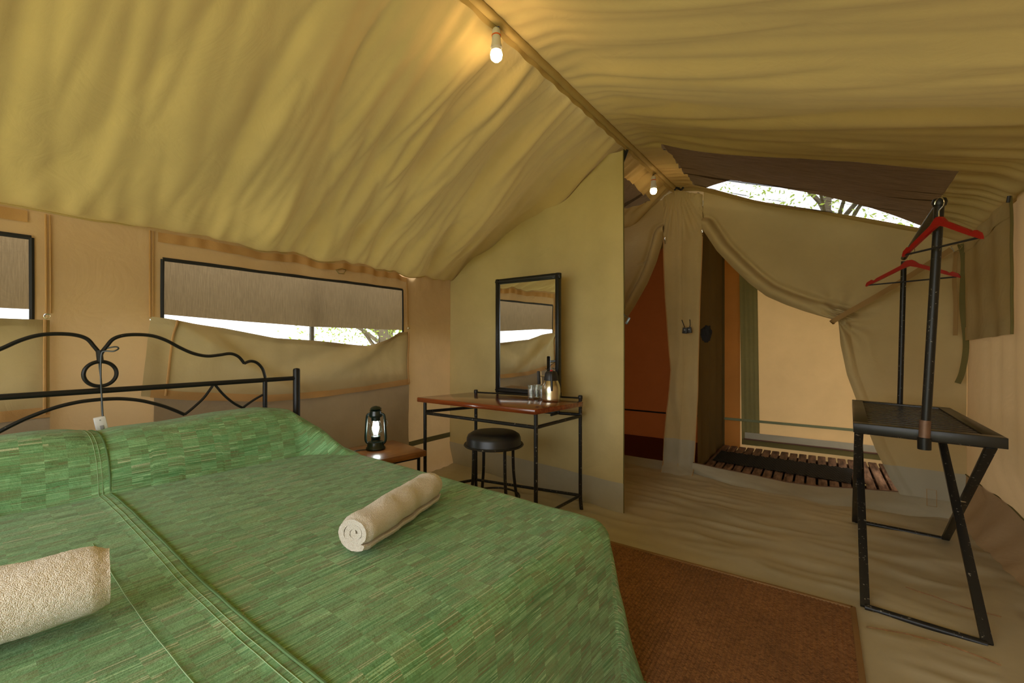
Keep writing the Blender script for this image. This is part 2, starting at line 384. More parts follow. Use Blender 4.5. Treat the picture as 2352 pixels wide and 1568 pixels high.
def roofR(y, s):
    zr = zridge(y); ze = interp([(-2, 1.88), (3, 1.88), (4.1, 1.82), (4.3, 1.81)], y)
    x = lerp(XM, XR, s); z = lerp(zr, ze, s) - .10 * s * (1 - s)
    d = foldr(y, s); return Vector((x + .3 * d, y, z + .95 * d))
ceil = empty('ceiling', (XM, 1.2, 2.5), kind='structure')
def vskipR(y, s): return 3.0 < y < 4.02 and .10 < s < .865
def vskipL(y, s): return 3.22 < y < 4.02 and .10 < s < .865
def edges(a, b, n, cuts):
    v = lin(a, b, n)
    for c in cuts: v = [x for x in v if abs(x - c) > .5 * (b - a) / n] + [c]
    return sorted(v)
MB().grid(roofL, edges(YF, YB, 500, (3.22, 4.02)), edges(0, 1, 110, (.10, .865)), vskipL).build('roof_panel', ROOF, ceil, auto=180)
MB().grid(roofR, edges(YF, YB, 460, (3.0, 4.02)), edges(0, 1, 100, (.10, .865)), vskipR).build('roof_panel', ROOFR, ceil, auto=180)
MB().grid(lambda y, s: roofR(y, s) + Vector((0, 0, .006)), lin(2.99, 4.03, 30), lin(.09, .875, 30)).build('roof_netting', SCRR, ceil, auto=180, label='dark see-through netting vent let into the right roof slope')
MB().grid(lambda y, s: roofL(y, s) + Vector((0, 0, .006)), lin(3.21, 4.03, 30), lin(.09, .875, 30)).build('roof_netting', SCRR, ceil, auto=180, label='dark netting vent in the left roof slope past the partition')
# ridge sleeve
mb = MB()
def ridge(y, k):
    a = k * 2 * PI
    r = .019 + .003 * nz(y * 14, 0, 2)
    return Vector((XM + r * 1.0 * math.cos(a) + .004 * nz(y * 5, 3), y, zridge(y) - .012 + r * .9 * math.sin(a)))
mb.grid(ridge, lin(YF, YB + .02, 240), lin(0, 1, 12)); mb.build('ridge_sleeve', ROOFR, ceil, auto=180)
mb = MB(); mb.grid(lambda y, k: Vector((XM - .012 - .012 * k + .004 * math.sin(y * 40), y, zridge(y) - .018 - .022 * k)), lin(YF, YB, 300), lin(0, 1, 3)); mb.build('ridge_hem', ROOF, ceil, auto=180)
# eave seam cord on both sides
for nm, fn in (('eave_seam', lambda y: roofL(y, 1)), ('eave_seam', lambda y: roofR(y, 1))):
    MB().tube([fn(y) + Vector((0, 0, -.003)) for y in lin(YF, YB, 120)], .005, 6).build(nm, ROOF, ceil)

# left wall with two window openings
W1 = (.90, 2.59, .92, 1.612); W2 = (-1.28, .417, .92, 1.632)
def inwin(y, z): return any(a < y < b and c < z < d for a, b, c, d in (W1, W2))
def wl(y, z, off=0):
    zt = roofL(y, 1).z + .012; zz = z if z < 1.6 else lerp(1.6, zt, (z - 1.6) / .16)
    rip = .006 * sstep(1.6, 1.76, z) * math.sin(y * 48 + 4 * nz(y * 3, 0)) * sstep(1.2, 2, y)
    base = .05 * (1 - sstep(0, .25, z)) ** 2
    return Vector((XL + off + .018 * nz(y * 1.3, z * 1.1, 6) + .006 * nz(y * 6 + z * 2, z * 2.5, 2) + rip + base, y, zz))
cz = (.92, 1.612, 1.632)
wlo = empty('wall_left', (XL, 1.2, 0), kind='structure')
ys = edges(YF, YB, 240, (W1[0], W1[1], W2[0], W2[1])); zs = edges(-.03, 1.76, 70, cz)
MB().grid(wl, ys, zs, inwin).build('wall_panel', WALL, wlo, auto=180)
MB().grid(lambda y, z: wl(y, z, .004), lin(YF, YB, 160), lin(.255, .30, 4)).build('seam_band', canvas('dark_seam_band', srgb(112, 108, 82), 0), wlo, auto=180, label='dark greenish seam band low on the wall')
def strip(pts_a, pts_b, n=40, ripple=0):
    """ribbon between two polylines of equal param"""
    def fn(u, v):
        i = u * (len(pts_a) - 1); k = min(int(i), len(pts_a) - 2); f = i - k
        a = Vector(pts_a[k]).lerp(Vector(pts_a[k + 1]), f); b = Vector(pts_b[k]).lerp(Vector(pts_b[k + 1]), f)
        return a.lerp(b, v)
    return MB().grid(fn, lin(0, 1, n), lin(0, 1, 3))
# window 1 and 2: netting, black binding, orange tape, zip trims
def window(name, Wd, ya, yb, label):
    y0, y1, z0, z1 = Wd
    o = empty(name, (XL, (y0 + y1) / 2, 1.2), kind='structure')
    MB().grid(lambda y, z: wl(y, z, -.004), lin(y0 - .01, y1 + .01, 40), lin(z0 - .01, z1 + .01, 20)).build('netting', SCR, o, auto=180)
    pth = [(y0, z0), (y0, z1), (y1, z1), (y1, z0)]
    mb = MB(); q = .009
    for (a, b), (c, d) in zip(pth, pth[1:]):
        n = 30; pa = []; pb = []
        for k in range(n + 1):
            yy = lerp(a, c, k / n); z = lerp(b, d, k / n)
            dy, dz = (q, 0) if a == c else (0, q)
            pa.append(wl(yy - dy, z - dz, .006)); pb.append(wl(yy + dy, z + dz, .006))
        m2 = [(p, r) for p, r in zip(pa, pb)]
        V = [[mb.bm.verts.new(p), mb.bm.verts.new((p + r) / 2 + Vector((.005, 0, 0))), mb.bm.verts.new(r)] for p, r in m2]
        for A, B in zip(V, V[1:]):
            for j in (0, 1): mb.bm.faces.new((A[j], B[j], B[j + 1], A[j + 1]))
    mb.build('black_binding', TRIMB, o)
    pa = []; pb = []
    for y in lin(ya, yb, 120):
        r = .004 * math.sin(y * 48 + 4 * nz(y * 3, 0))
        pa.append(wl(y, 1.735, .010) + Vector((r, 0, 0))); pb.append(wl(y, 1.690, .010) + Vector((r, 0, 0)))
    strip(pa, pb, 120).build('hook_tape', TAPE, o, auto=180)
    for yt in (y0 - .055, y1 + .045):
        mb = MB(); mb.tube([wl(yt, z, .008) for z in lin(1.3, 1.735, 20)], .004, 6); mb.tube([wl(yt + .014, z, .007) for z in lin(1.3, 1.735, 20)], .003, 6)
        mb.build('zip_trim', TAPE, o)
    for yt in (y0 - .05, y1 + .045):
        t = MB(); t.tube([wl(yt + .01 * math.cos(a), 1.285 + .01 * math.sin(a), .03) for a in lin(0, 2 * PI, 12)][:-1], .003, 5, True); t.build('snap_ring', CHROME, o)
    return o
window('window_1', W1, .88, 2.63, '')
window('window_2', W2, -1.3, .405, '')
t = MB(); t.tube([wl(y, z, .02) for y, z in [(1.94, 1.69), (1.96, 1.665), (2.0, 1.665), (2.02, 1.69), (1.98, 1.70)]], .005, 6, True); t.build('tent_hook', BRASS, label='small brass hook caught on the orange tape above the window', cat='hook')

# flaps hanging below the windows
def flap(name, top, bot, low, yl, yr, label, skew):
    """top/bot: (y,z) profiles; low: z of lower cloth"""
    o = empty(name, (XL + .05, (yl + yr) / 2, .3), label, 'window flap')
    def pt(u, v):
        yt = lerp(yl, yr, u); zt = interp(top, yt); zb = interp(bot, yt)
        y = yt + skew * v * (1 - u)
        edge = min(u, 1 - u)
        sag = (4 * u * (1 - u)) ** .7
        hang = .035 + .035 * sag * (1 - v) ** 1.5 + .02 * sag
        tri = .055 * math.exp(-((u - .82 + .45 * v) / .10) ** 2) * (1 - v) - .03 * math.exp(-((u - .66 + .5 * v) / .08) ** 2) * (1 - v) + .03 * math.exp(-((u - .55 - .1 * v) / .10) ** 2) * (1 - v) \
            + .045 * math.exp(-((u - .05 - .45 * v) / .06) ** 2) * (1 - v * .6) - .03 * math.exp(-((u - .16 - .45 * v) / .09) ** 2) * (1 - v * .6)
        d = hang + tri + .008 * nz(y * 4, v * 3, 4) + .004 * nz(y * 14, v * 5, 1)
        return Vector((XL + d, y, lerp(zt, zb, v)))
    MB().grid(pt, lin(0, 1, 110), lin(0, 1, 44)).build('canvas_panel', FLAP, o, auto=180)
    strip([pt(u, .90) + Vector((.006, 0, 0)) for u in lin(.02, 1, 60)], [pt(u, 1.0) + Vector((.006, 0, -.003)) for u in lin(.02, 1, 60)], 60).build('hook_tape', TAPE, o, auto=180)
    for u in (.055, .99):
        mb = MB(); mb.tube([pt(u, v) + Vector((.008, 0, 0)) for v in lin(.0, .97, 24)], .006, 6); mb.build('zip_edge', TAPE, o)
    strip([pt(u, 0) for u in lin(0, 1, 60)], [pt(u, 0) + Vector((-.012, 0, -.03)) for u in lin(0, 1, 60)], 60).build('top_hem', FLAP, o, auto=180)
    def lowc(u, v):
        p = pt(u, .97); zl = low + .02 * nz(u * 4, 3)
        return Vector((XL + .03 + .02 * v * math.sin(u * PI) + .02 * nz(u * 3.2, v * 1.4, 8) + .006 * nz(u * 11, v * 4, 3), p.y, lerp(p.z + .02, zl, v)))
    MB().grid(lowc, lin(.03, 1, 90), lin(0, 1, 26)).build('lower_cloth', FLAPLOW, o, auto=180, label='greyer cloth below the tape')
    return o
def prof(pts, x):
    r = [U(px, py, x=x) for px, py in pts]; return [(p.y, p.z) for p in r]
xf = XL + .05
top1 = prof([(348, 727), (375, 731), (437, 742), (513, 753), (625, 776), (714, 782), (835, 794), (875, 780), (911, 763), (942, 762)], xf)
bot1 = prof([(328, 907), (446, 916), (625, 920), (759, 908), (946, 881)], xf)
flap('window_flap', top1, bot1, .26, top1[0][0], top1[-1][0], 'drooping canvas flap hanging under the window between bed and mirror table', -.04)
top2 = [(-1.3, 1.27), (-.9, 1.19), (-.4, 1.16), (.1, 1.215), (.30, 1.268), (.455, 1.268)]
bot2 = [(-1.3, .80), (.5, .83)]
flap('window_flap', top2, bot2, .26, -1.3, .47, 'canvas flap under the window at the left edge of the photo', -.03)

# partition with the mirror in front
PA = Vector((XL, 3.18, 0)); PB = Vector((-1.085, 2.90, 0))
def part(u, z):
    b = PA.lerp(PB, u); s = (b.x - XM) / (XL - XM); zt = roofL(b.y, max(0, min(1, s))).z - .004
    if u > .93: zt -= .05 * sstep(.93, 1, u)
    zz = z * zt
    wob = .012 * nz(u * 3, z * 1.2, 5) + .022 * nz(u * 6, z * .8, 12) * sstep(.3, .7, u) + .014 * sstep(.55, 1, u) * math.sin(u * 38) * (.5 + .5 * z) + .004 * nz(u * 12, z * 3, 2)
    return Vector((b.x + .02 * (1 - z) * sstep(.9, 1, u) * 0, b.y + wob, zz))
wp = empty('wall_partition', PB, kind='structure')
zl = [i / 80 for i in range(81)]
MB().grid(part, lin(0, 1, 150), zl).build('canvas_panel', PART, wp, auto=180)
def pband(u, v):
    p = part(u, 0); return Vector((p.x, p.y - .005 - .02 * sstep(.9, 1, u) * (1 - v) * 0, .21 * v))
MB().grid(pband, lin(0, 1, 80), lin(0, 1, 8)).build('ground_band', BAND, wp, auto=180, label='pale grey band along the foot of the partition')
MB().tube([part(1, z) for z in lin(0, 1, 40)], .004, 6).build('edge_binding', OLIVE, wp)
o = MB(); p0 = part(1, .545)
o.box(p0 + Vector((.03, -.012, -.035)), (.018, .008, .05), Matrix.Rotation(.5, 3, 'Y'), .002); o.tube([p0 + Vector((0, -.005, .01)), p0 + Vector((.012, -.01, 0)), p0 + Vector((.022, -.012, -.015))], .003, 6)
o.build('zip_pull', plain('grey_zip', (.12, .13, .13, 1), .35, .8), wp, label='grey zip pull on the free edge')
# pole behind the free edge
MB().tube([(-1.13, 2.975, 0), (-1.13, 2.975, 2.40), (-1.085, 2.96, 2.49)], .016, 12).build('tent_pole', BLACK, label='black steel tent pole rising to the ridge at the partition edge', cat='pole')
MB().tube([(XM, 4.26, 0), (XM, 4.26, 2.50)], .014, 10).build('tent_pole', BLACK, label='black tent pole behind the narrow canvas strip between the doors', cat='pole')

# ------------------------------------------------------------------ gable wall at the back
bw = empty('wall_back', (XM, YB, 0), kind='structure')
curveR = [tuple(U(px, py, y=4.12)) for px, py in [(1612, 525), (1645, 575), (1680, 612), (1720, 650), (1760, 680), (1805, 700), (1850, 716), (1890, 728), (1925, 737), (1928, 765), (1930, 790), (1945, 860), (1975, 940), (2010, 1030), (2045, 1100), (2065, 1130)]]
zxR = sorted([(p[2], p[0]) for p in curveR]); pR = [(p[0], p[2]) for p in curveR]
KN = (.121, 1.33)   # strap knot
def dpoly(x, z, P):
    best = 9
    for (a, b), (c, d) in zip(P, P[1:]):
        dx, dz = c - a, d - b; t = max(0, min(1, ((x - a) * dx + (z - b) * dz) / (dx * dx + dz * dz)))
        best = min(best, math.hypot(x - a - t * dx, z - b - t * dz))
    return best
def backdisp(x, z, P, K):
    d = dpoly(x, z, P); r = math.hypot(x - K[0], z - K[1]); ph = math.atan2(z - K[1], x - K[0])
    up = sstep(K[1] - .05, K[1] + .1, z); dn = 1 - up
    f = 0
    wdt = .09 + .06 * sstep(2.1, 1.4, z) if False else .10
    f += up * (.055 * math.sin(PI * min(1, d / wdt)) * (1 - .2 * nz(x * 5, z * 5)) - .03 * math.exp(-((d - wdt - .015) / .02) ** 2))
    f += dn * .03 * math.sin(PI * min(1, d / .07)) * math.exp(-(K[1] - z) * .8)
    f += .028 * math.sin(9 * ph + 1.2) * math.exp(-(r / .22) ** 2) * sstep(0, .05, r)
    f += dn * .02 * math.exp(-(((x - K[0]) - .12 - .25 * (K[1] - z)) / .04) ** 2) * math.exp(-((K[1] - z - .25) / .25) ** 2)
    f += .03 * nz(x * 1.8 + z, z * 2, 3) + .004 * nz(x * 9, z * 4, 1)
    return f
def backR(v, u):
    z0 = .104; z = lerp(z0, 2.50, v); xl = interp(zxR, z)
    sl = (2.55 - z)
    # roof line: find x at which roof equals z
    xr = XR
    if z > 1.815:
        lo, hi = XM, XR
        for _ in range(24):
            m = (lo + hi) / 2
            if roofR(4.08, (m - XM) / (XR - XM)).z + .022 > z: lo = m
            else: hi = m
        xr = lo
    xr = max(xr, xl + .001) if z < 2.3 else max(xr, xl)
    x = lerp(xl, xr, u); y = 4.14 - .05 * sstep(-.8, .8, x) + .06 * sstep(2.1, 2.5, z)
    return Vector((x, y - backdisp(x, z, pR, KN), z))
MB().grid(backR, lin(0, 1, 170), [k / 150 for k in range(151)]).build('gable_panel', BACK, bw, auto=180)
def bandR(v, u):
    z = lerp(.104, .30, v); xl = interp(zxR, z); x = lerp(xl, XR, u); y = 4.14 - .05 * sstep(-.8, .8, x)
    return Vector((x, y - backdisp(x, z, pR, KN) - .006, z))
MB().grid(bandR, lin(0, 1, 10), lin(0, 1, 50)).build('ground_band', BAND, bw, auto=180, label='pale mud band at the foot of the gable')
# centre strip between the doors
cl = [(0, -1.16), (.1, -1.172), (.298, -1.162), (.6, -1.13), (.906, -1.103), (1.105, -1.12), (1.6, -1.155), (2.156, -1.174), (2.6, -1.174)]
crr = [(0, -.90), (.1, -.905), (.31, -.893), (.7, -.875), (1.2, -.865), (1.7, -.85), (2.156, -.835), (2.6, -.835)]
def cstrip(v, u):
    zt = zridge(4.2) - .0
    x0 = interp(cl, v * 2.5); x1 = interp(crr, v * 2.5); x = lerp(x0, x1, u)
    top = zridge(4.2) - (.403 if x < XM else .335) * abs(x - XM) - .02
    z = lerp(0, top, v)
    rad = math.atan2(x - XM, 2.62 - z)
    y = 4.16 - .03 * math.exp(-((x - XM) / .1) ** 2) + .012 * math.sin(rad * 60) * sstep(2.0, 2.4, z) + .010 * math.sin(x * 45 + 2 * nz(0, z * 2)) + .01 * nz(x * 6, z * 3, 9)
    y -= .10 * (1 - sstep(0, .10, z)) ** 2
    return Vector((x, y, z))
MB().grid(cstrip, lin(0, 1, 120), lin(0, 1, 40)).build('centre_strip', BACK, bw, auto=180)
MB().grid(lambda v, u: cstrip(v * .117, u) + Vector((0, -.006, 0)), lin(0, 1, 10), lin(0, 1, 30)).build('ground_band', BAND, bw, auto=180)
for u in (0, 1): MB().tube([cstrip(v, u) + Vector((0, -.003, 0)) for v in lin(.0, .86, 50)], .004, 6).build('zip_line', TAPE, bw)
MB().tube([cstrip(v, .5) + Vector((0, -.002, 0)) for v in lin(.02, .98, 60)], .0022, 5).build('seam', BACK, bw)
# left half of the gable with its own door gathered to the left
KL = (-1.98, 1.12)
curveL = [(-1.174, 2.156), (-1.19, 2.08), (-1.242, 1.921), (-1.33, 1.72), (-1.45, 1.51), (-1.58, 1.315), (-1.75, 1.2), (-1.98, 1.12), (-2.0, .9), (-2.08, .6), (-2.2, .3), (-2.3, .06)]
zxL = sorted([(p[1], p[0]) for p in curveL])
def backL(v, u):
    z = lerp(.06, 2.48, v); xr = interp(zxL, z); xl = XL
    if z > 1.72:
        lo, hi = XL, XM
        for _ in range(24):
            m = (lo + hi) / 2
            if roofL(YB, (m - XM) / (XL - XM)).z > z: hi = m
            else: lo = m
        xl = hi
    xl = min(xl, xr)
    x = lerp(xl, xr, u); y = 4.18
    return Vector((x, y - backdisp(x, z, curveL, KL), z))
MB().grid(backL, lin(0, 1, 120), lin(0, 1, 90)).build('gable_panel', BACK, bw, auto=180)
# sills
th = [tuple(U(px, py, y=4.12)) for px, py in [(1592, 1062), (1656, 1076), (1733, 1091), (1810, 1108), (1886, 1117), (1963, 1121), (2065, 1129), (2140, 1137), (2218, 1145)]]
fl = [tuple(U(px, py, z=0)) for px, py in [(1590, 1085), (1650, 1103), (1725, 1122), (1800, 1140), (1880, 1152), (1960, 1163), (2060, 1178), (2140, 1187), (2225, 1200)]]
def sill(u, v):
    i = u * 8; k = min(int(i), 7); f = i - k
    a = Vector(th[k]).lerp(Vector(th[k + 1]), f); b = Vector(fl[k]).lerp(Vector(fl[k + 1]), f)
    p = a.lerp(b, v); p.y += -.02 * math.sin(PI * v) + .006 * nz(u * 14, v * 4, 1) - .03 * v; p.z += .008 * nz(u * 9, v * 3, 5) * math.sin(PI * v) - .004 * v
    return p
MB().grid(sill, lin(0, 1, 90), lin(0, 1, 12)).build('door_sill', BAND, bw, auto=180)
MB().tube([sill(u, 0) + Vector((0, -.002, .002)) for u in lin(0, .93, 60)], .0035, 6).build('zip_line', plain('brown_zip', srgb(112, 82, 60), .7), bw)
MB().grid(lambda u, v: Vector((lerp(-2.3, -1.16, u), 4.2 - .1 * v, .06 * (1 - v) + .004 * nz(u * 8, v))), lin(0, 1, 30), lin(0, 1, 6)).build('door_sill', BAND, bw, auto=180)
# stitched patch and zip slider at right end of the zip
sp = sill(.80, 0); o = MB(); o.box(sp + Vector((0, -.012, 0)), (.022, .006, .014), None, .002); o.box(sp + Vector((-.004, -.016, -.018)), (.009, .004, .026), None, .0015); o.build('zip_slider', CHROME, bw, label='shiny zip slider at the door corner')
a = U(2128, 1122, y=4.06); b = U(2150, 1162, y=4.06)
o = MB(); o.tube([(a.x, 4.055, a.z), (b.x, 4.05, a.z), (b.x, 4.04, b.z), (a.x, 4.04, b.z)], .0015, 5, True); o.build('stitched_patch', TAPE, bw)
for px in (1527, 1613):
    p = U(px, 548 if px < 1600 else 530, y=4.12); o = MB(); o.box((p.x, p.y, p.z), (.012, .006, .03), None, .002); o.tube([(p.x, p.y, p.z - .01), (p.x + .004, p.y - .01, p.z - .05)], .003, 6); o.build('zip_slider', CHROME, bw)

# right wall
rw = empty('wall_right', (XR, 1.2, 0), kind='structure')
def wr(y, z):
    zt = roofR(y, 1).z + .012; zz = z * zt - .02 * (1 - z)
    return Vector((XR + .012 * nz(y * 2.5, z * 1.2, 6) + .006 * math.sin(y * 26 + 3 * nz(y * 3, z)) * (.4 + z) + .10 * (1 - sstep(.12, .3, z)) * sstep(4.1, 3.2, y) * 1.0, y, zz))
MB().grid(wr, lin(YF, 4.13, 260), lin(0, 1, 60)).build('wall_panel', WALL, rw, auto=180)
def tub(y, z):   # groundsheet turned up against the wall
    h = .30 + .03 * nz(y * 4, 2) - .05 * sstep(3.9, 3.3, y)
    x = XR + .10 * sstep(4.1, 3.2, y) - .006 - .10 * (1 - z) ** 2.5 - .02 * nz(y * 5, z * 2) * (1 - z) - .005 * math.sin(y * 33 + z * 5) * (1 - z)
    return Vector((x, y, z * h))
MB().grid(tub, lin(YF, 4.12, 200), lin(0, 1, 16)).build('turned_up_groundsheet', WALL, rw, auto=180)
MB().tube([tub(y, 1) for y in lin(YF, 4.1, 150)], .004, 6).build('seam', OLIVE, rw)
# closed flap on the right wall
fr = empty('window_flap', (XR - .03, 3.55, 1.2), 'square closed canvas flap hanging on the right wall behind the clothes rail', 'window flap')
def rfl(u, v):
    y = lerp(3.10, 3.96, u); zt = roofR(y, 1).z - .01; zb = lerp(1.205, 1.175, u)
    return Vector((XR - .028 - .012 * (1 - u) + .006 * nz(u * 5, v * 3, 3) + .005 * math.sin(u * 17 + v * 2), y, lerp(zt, zb, v)))
MB().grid(rfl, lin(0, 1, 60), lin(0, 1, 40)).build('canvas_panel', BACK, fr, auto=180)
MB().grid(lambda u, v: rfl(u, .87 + .13 * v) + Vector((-.004, 0, 0)), lin(0, 1, 40), lin(0, 1, 4)).build('bottom_hem', BACK, fr, auto=180)
MB().grid(lambda u, v: rfl(u, .13 * v) + Vector((-.004, 0, 0)), lin(0, 1, 40), lin(0, 1, 4)).build('top_hem', BACK, fr, auto=180)
MB().tube([rfl(0, v) + Vector((-.004, 0, 0)) for v in lin(0, 1, 20)], .006, 6).build('edge_binding', OLIVE, fr)
MB().tube([rfl(0, .0) + Vector((-.01, -.006, .0)), rfl(0, .03) + Vector((-.014, -.004, -.01))], .007, 8).build('toggle', BLACKP, fr)

# front wall behind the camera: open doorway lets daylight in
fw = empty('wall_front', (XM, YF, 0), kind='structure')
def front(x, v):
    s = (x - XM) / ((XL if x < XM else XR) - XM); zt = (roofL if x < XM else roofR)(YF, min(1, s)).z
    return Vector((x, YF, v * zt))
MB().grid(front, edges(XL, XR, 60, (-2.75, .6)), edges(0, 1, 40, (.95,)), lambda x, v: -2.75 < x < .6 and v < .95).build('canvas_panel', PART, fw, auto=180)

# floor
def flr(x, y):
    z = -.004 + .006 * nz(x * 1.5, y * 1.5) + .009 * (1 - 3 * abs(nz(x * 2.0 - y * 1.2, y * 2.6 + x * 1.4, 3))) * sstep(1.9, 2.6, y) + .009 * (1 - 3 * abs(nz(x * 1.6 + y * 4.5, y * 7 - x * .6, 9))) * sstep(2.4, 2.8, y + max(0, x * 2))
    z += .02 * math.exp(-((x - .62) / .12) ** 2) * (.6 + nz(y * 3, x)) * sstep(1.2, 2.2, y)
    flat = 0
    if x < .16 and y < 2.47: flat = 1
    z = lerp(z, -.004, sstep(.22, .10, x) * sstep(2.53, 2.44, y)); z = lerp(z, z * .45, .0 if y > 2.5 or x > .2 else .6)
    return Vector((x, y, min(z, .013)))
flo = MB().grid(flr, lin(XL - .1, XR + .12, 260), lin(YF, 4.22, 360)).build('floor', GROUND, None, auto=180, kind='structure')
# rust streak on the groundsheet
def rust(ptsz, wv):
    pts = [U(px, py, z=0) for px, py in ptsz]; P = cr(pts, 8); mb = MB(); vs = []
    for i, p in enumerate(P):
        t = (P[min(i + 1, len(P) - 1)] - P[max(0, i - 1)]).normalized(); n = Vector((-t.y, t.x, 0)); ww = wv * (.35 + abs(nz(i * .9, 2)) * 2) * math.sin(PI * (i + .5) / len(P)) ** .5
        z = flr(p.x, p.y).z + .003; vs.append((mb.bm.verts.new((p.x - n.x * ww, p.y - n.y * ww, z - .002)), mb.bm.verts.new((p.x, p.y, z + .002)), mb.bm.verts.new((p.x + n.x * ww, p.y + n.y * ww, z - .002))))
    for A, B in zip(vs, vs[1:]):
        for j in (0, 1): mb.bm.faces.new((A[j], B[j], B[j + 1], A[j + 1]))
    return mb
RUST = plain('rust_stain', srgb(140, 104, 66), .8, var=.3, scale=60)
rust([(1990, 1440), (2060, 1452), (2120, 1468), (2180, 1490), (2240, 1512), (2300, 1538)], .006).build('rust_streak', RUST, flo)
rust([(2080, 1350), (2150, 1375), (2230, 1405), (2300, 1425)], .003).build('rust_streak', RUST, flo)

# ------------------------------------------------------------------ annex behind the two doors
YA = 5.44
aw = empty('wall_annex', (-.2, YA, 0), kind='structure')
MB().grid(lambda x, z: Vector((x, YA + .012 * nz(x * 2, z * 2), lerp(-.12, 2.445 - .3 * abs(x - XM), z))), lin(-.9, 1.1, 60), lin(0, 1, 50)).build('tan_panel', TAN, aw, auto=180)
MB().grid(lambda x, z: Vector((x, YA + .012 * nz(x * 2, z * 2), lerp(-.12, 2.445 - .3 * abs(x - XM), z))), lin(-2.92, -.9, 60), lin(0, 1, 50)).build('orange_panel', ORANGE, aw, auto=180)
MB().grid(lambda y, z: Vector((-.885 + .012 * math.sin(y * 18), y, z)), lin(4.19, YA, 60), lin(0, 2.5, 30)).build('dividing_curtain', DARKC, aw, auto=180)
MB().grid(lambda y, z: Vector((1.1, y, z)), lin(4.1, YA, 10), lin(-.12, 1.80, 10)).build('side_panel', TAN, aw)
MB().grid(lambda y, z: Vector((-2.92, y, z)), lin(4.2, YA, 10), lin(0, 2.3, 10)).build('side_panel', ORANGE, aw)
MB().box((-.885, YA - .03, 1.18), (.05, .03, 2.36), None, .005).build('corner_fold', DARKC, aw)
a0 = U(1697, 700, y=5.4).x; a1 = U(1733, 700, y=5.4).x
MB().grid(lambda x, z: Vector((x + .03 * (1 - z / 2.3), 5.405 + .004 * math.sin(x * 300), z)), lin(a0, a1 + .02, 12), lin(.05, 2.3, 20)).build('door_frame_tape', canvas('frame_tape', srgb(138, 128, 80), 0), aw, auto=180)
MB().grid(lambda x, z: Vector((x, YA - .02, z)), lin(-.87, a0 + .01, 6), lin(.0, 2.3, 12)).build('orange_strip', canvas('orange_strip', srgb(200, 136, 66), .06, srgb(220, 140, 60)), aw, auto=180)
MB().grid(lambda x, z: Vector((x, 5.395 + .006 * nz(x * 4, z * 20), z - .0 * x)), lin(a0 + .03, .98, 50), lin(.055, .115, 4)).build('door_foot_tape', OLIVE, aw, auto=180)
MB().grid(lambda x, z: Vector((x, 5.385 + .006 * nz(x * 4, z * 20), z)), lin(a0 + .06, .98, 50), lin(.125, .19, 4)).build('door_foot_tape', BAND, aw, auto=180)
MB().tube([(x, 5.38, .118 + .004 * nz(x * 4, 1)) for x in lin(a0 + .05, .98, 30)], .008, 6).build('zip_line', plain('brown_zip_dark', srgb(104, 72, 56), .7), aw)
MB().box((.07, 5.405, .315), (1.88, .012, .026), None, .003).build('seam_tape', canvas('pale_green_tape', srgb(130, 134, 100), 0), aw)
MB().box((-1.9, 5.41, .315), (2.0, .012, .018), None, .003).build('seam_tape', TRIMB, aw)
MB().box((-1.9, 4.85, -.02), (2.04, 1.25, .04)).build('floor', plain('dark_red_tray', srgb(92, 34, 20), .6), None, kind='structure')
MB().box((.1, 4.85, -.08), (2.0, 1.25, .04)).build('floor', plain('annex_ground', srgb(60, 50, 38), .9, var=.3), None, kind='structure')
MB().grid(lambda x, y: Vector((x, y, 2.44 - .3 * abs(x - XM))), lin(-3.0, 1.2, 20), lin(4.22, 5.5, 8)).build('ceiling', DARKC, None, kind='structure')

# duckboard and rubber mat
db = empty('duckboard', (0, 4.8, 0), 'slatted wooden duckboard on the ground beyond the right doorway', 'duckboard')
sl0 = None; k = 0; x = -.86
xs = []
while x < .96: xs.append(x); x += .078
for i, x in enumerate(xs):
    L0, L1 = 4.20 + random.uniform(-.01, .01), 5.36 + random.uniform(-.012, .012)
    m = MB(); m.box((0, 0, 0), (.062, L1 - L0, .022), None, .004)
    o = m.build('slat', SLAT, db); o.location = (x + .03, (L0 + L1) / 2, .022 + random.uniform(-.0015, .0015)); o.matrix_parent_inverse = Matrix.Translation(-db.location); o.rotation_euler.z = random.uniform(-.004, .004)
for y in (4.35, 4.8, 5.25): MB().box((.05, y, -.022), (1.86, .05, .06)).build('runner', SLAT, db)
q = [U(1656.5, 1035, z=.04), U(1960, 1077, z=.04), U(1954, 1110, z=.04), U(1636, 1057, z=.04)]
def matf(u, v):
    p = q[0].lerp(q[1], u).lerp(q[3].lerp(q[2], u), v); r = math.sin(u * 250 + (PI if int(v * 14) % 2 else 0)) * .003
    return Vector((p.x, p.y, .041 + .004 * abs(math.sin(v * 14 * PI)) + r * .5 + .003 * math.sin(u * 80) ))
MB().grid(matf, lin(0, 1, 260), lin(0, 1, 56)).build('door_mat', plain('black_rubber', (.012, .013, .013, 1), .75, 0, .25), None, label='long black woven rubber mat lying on the duckboard', cat='mat')

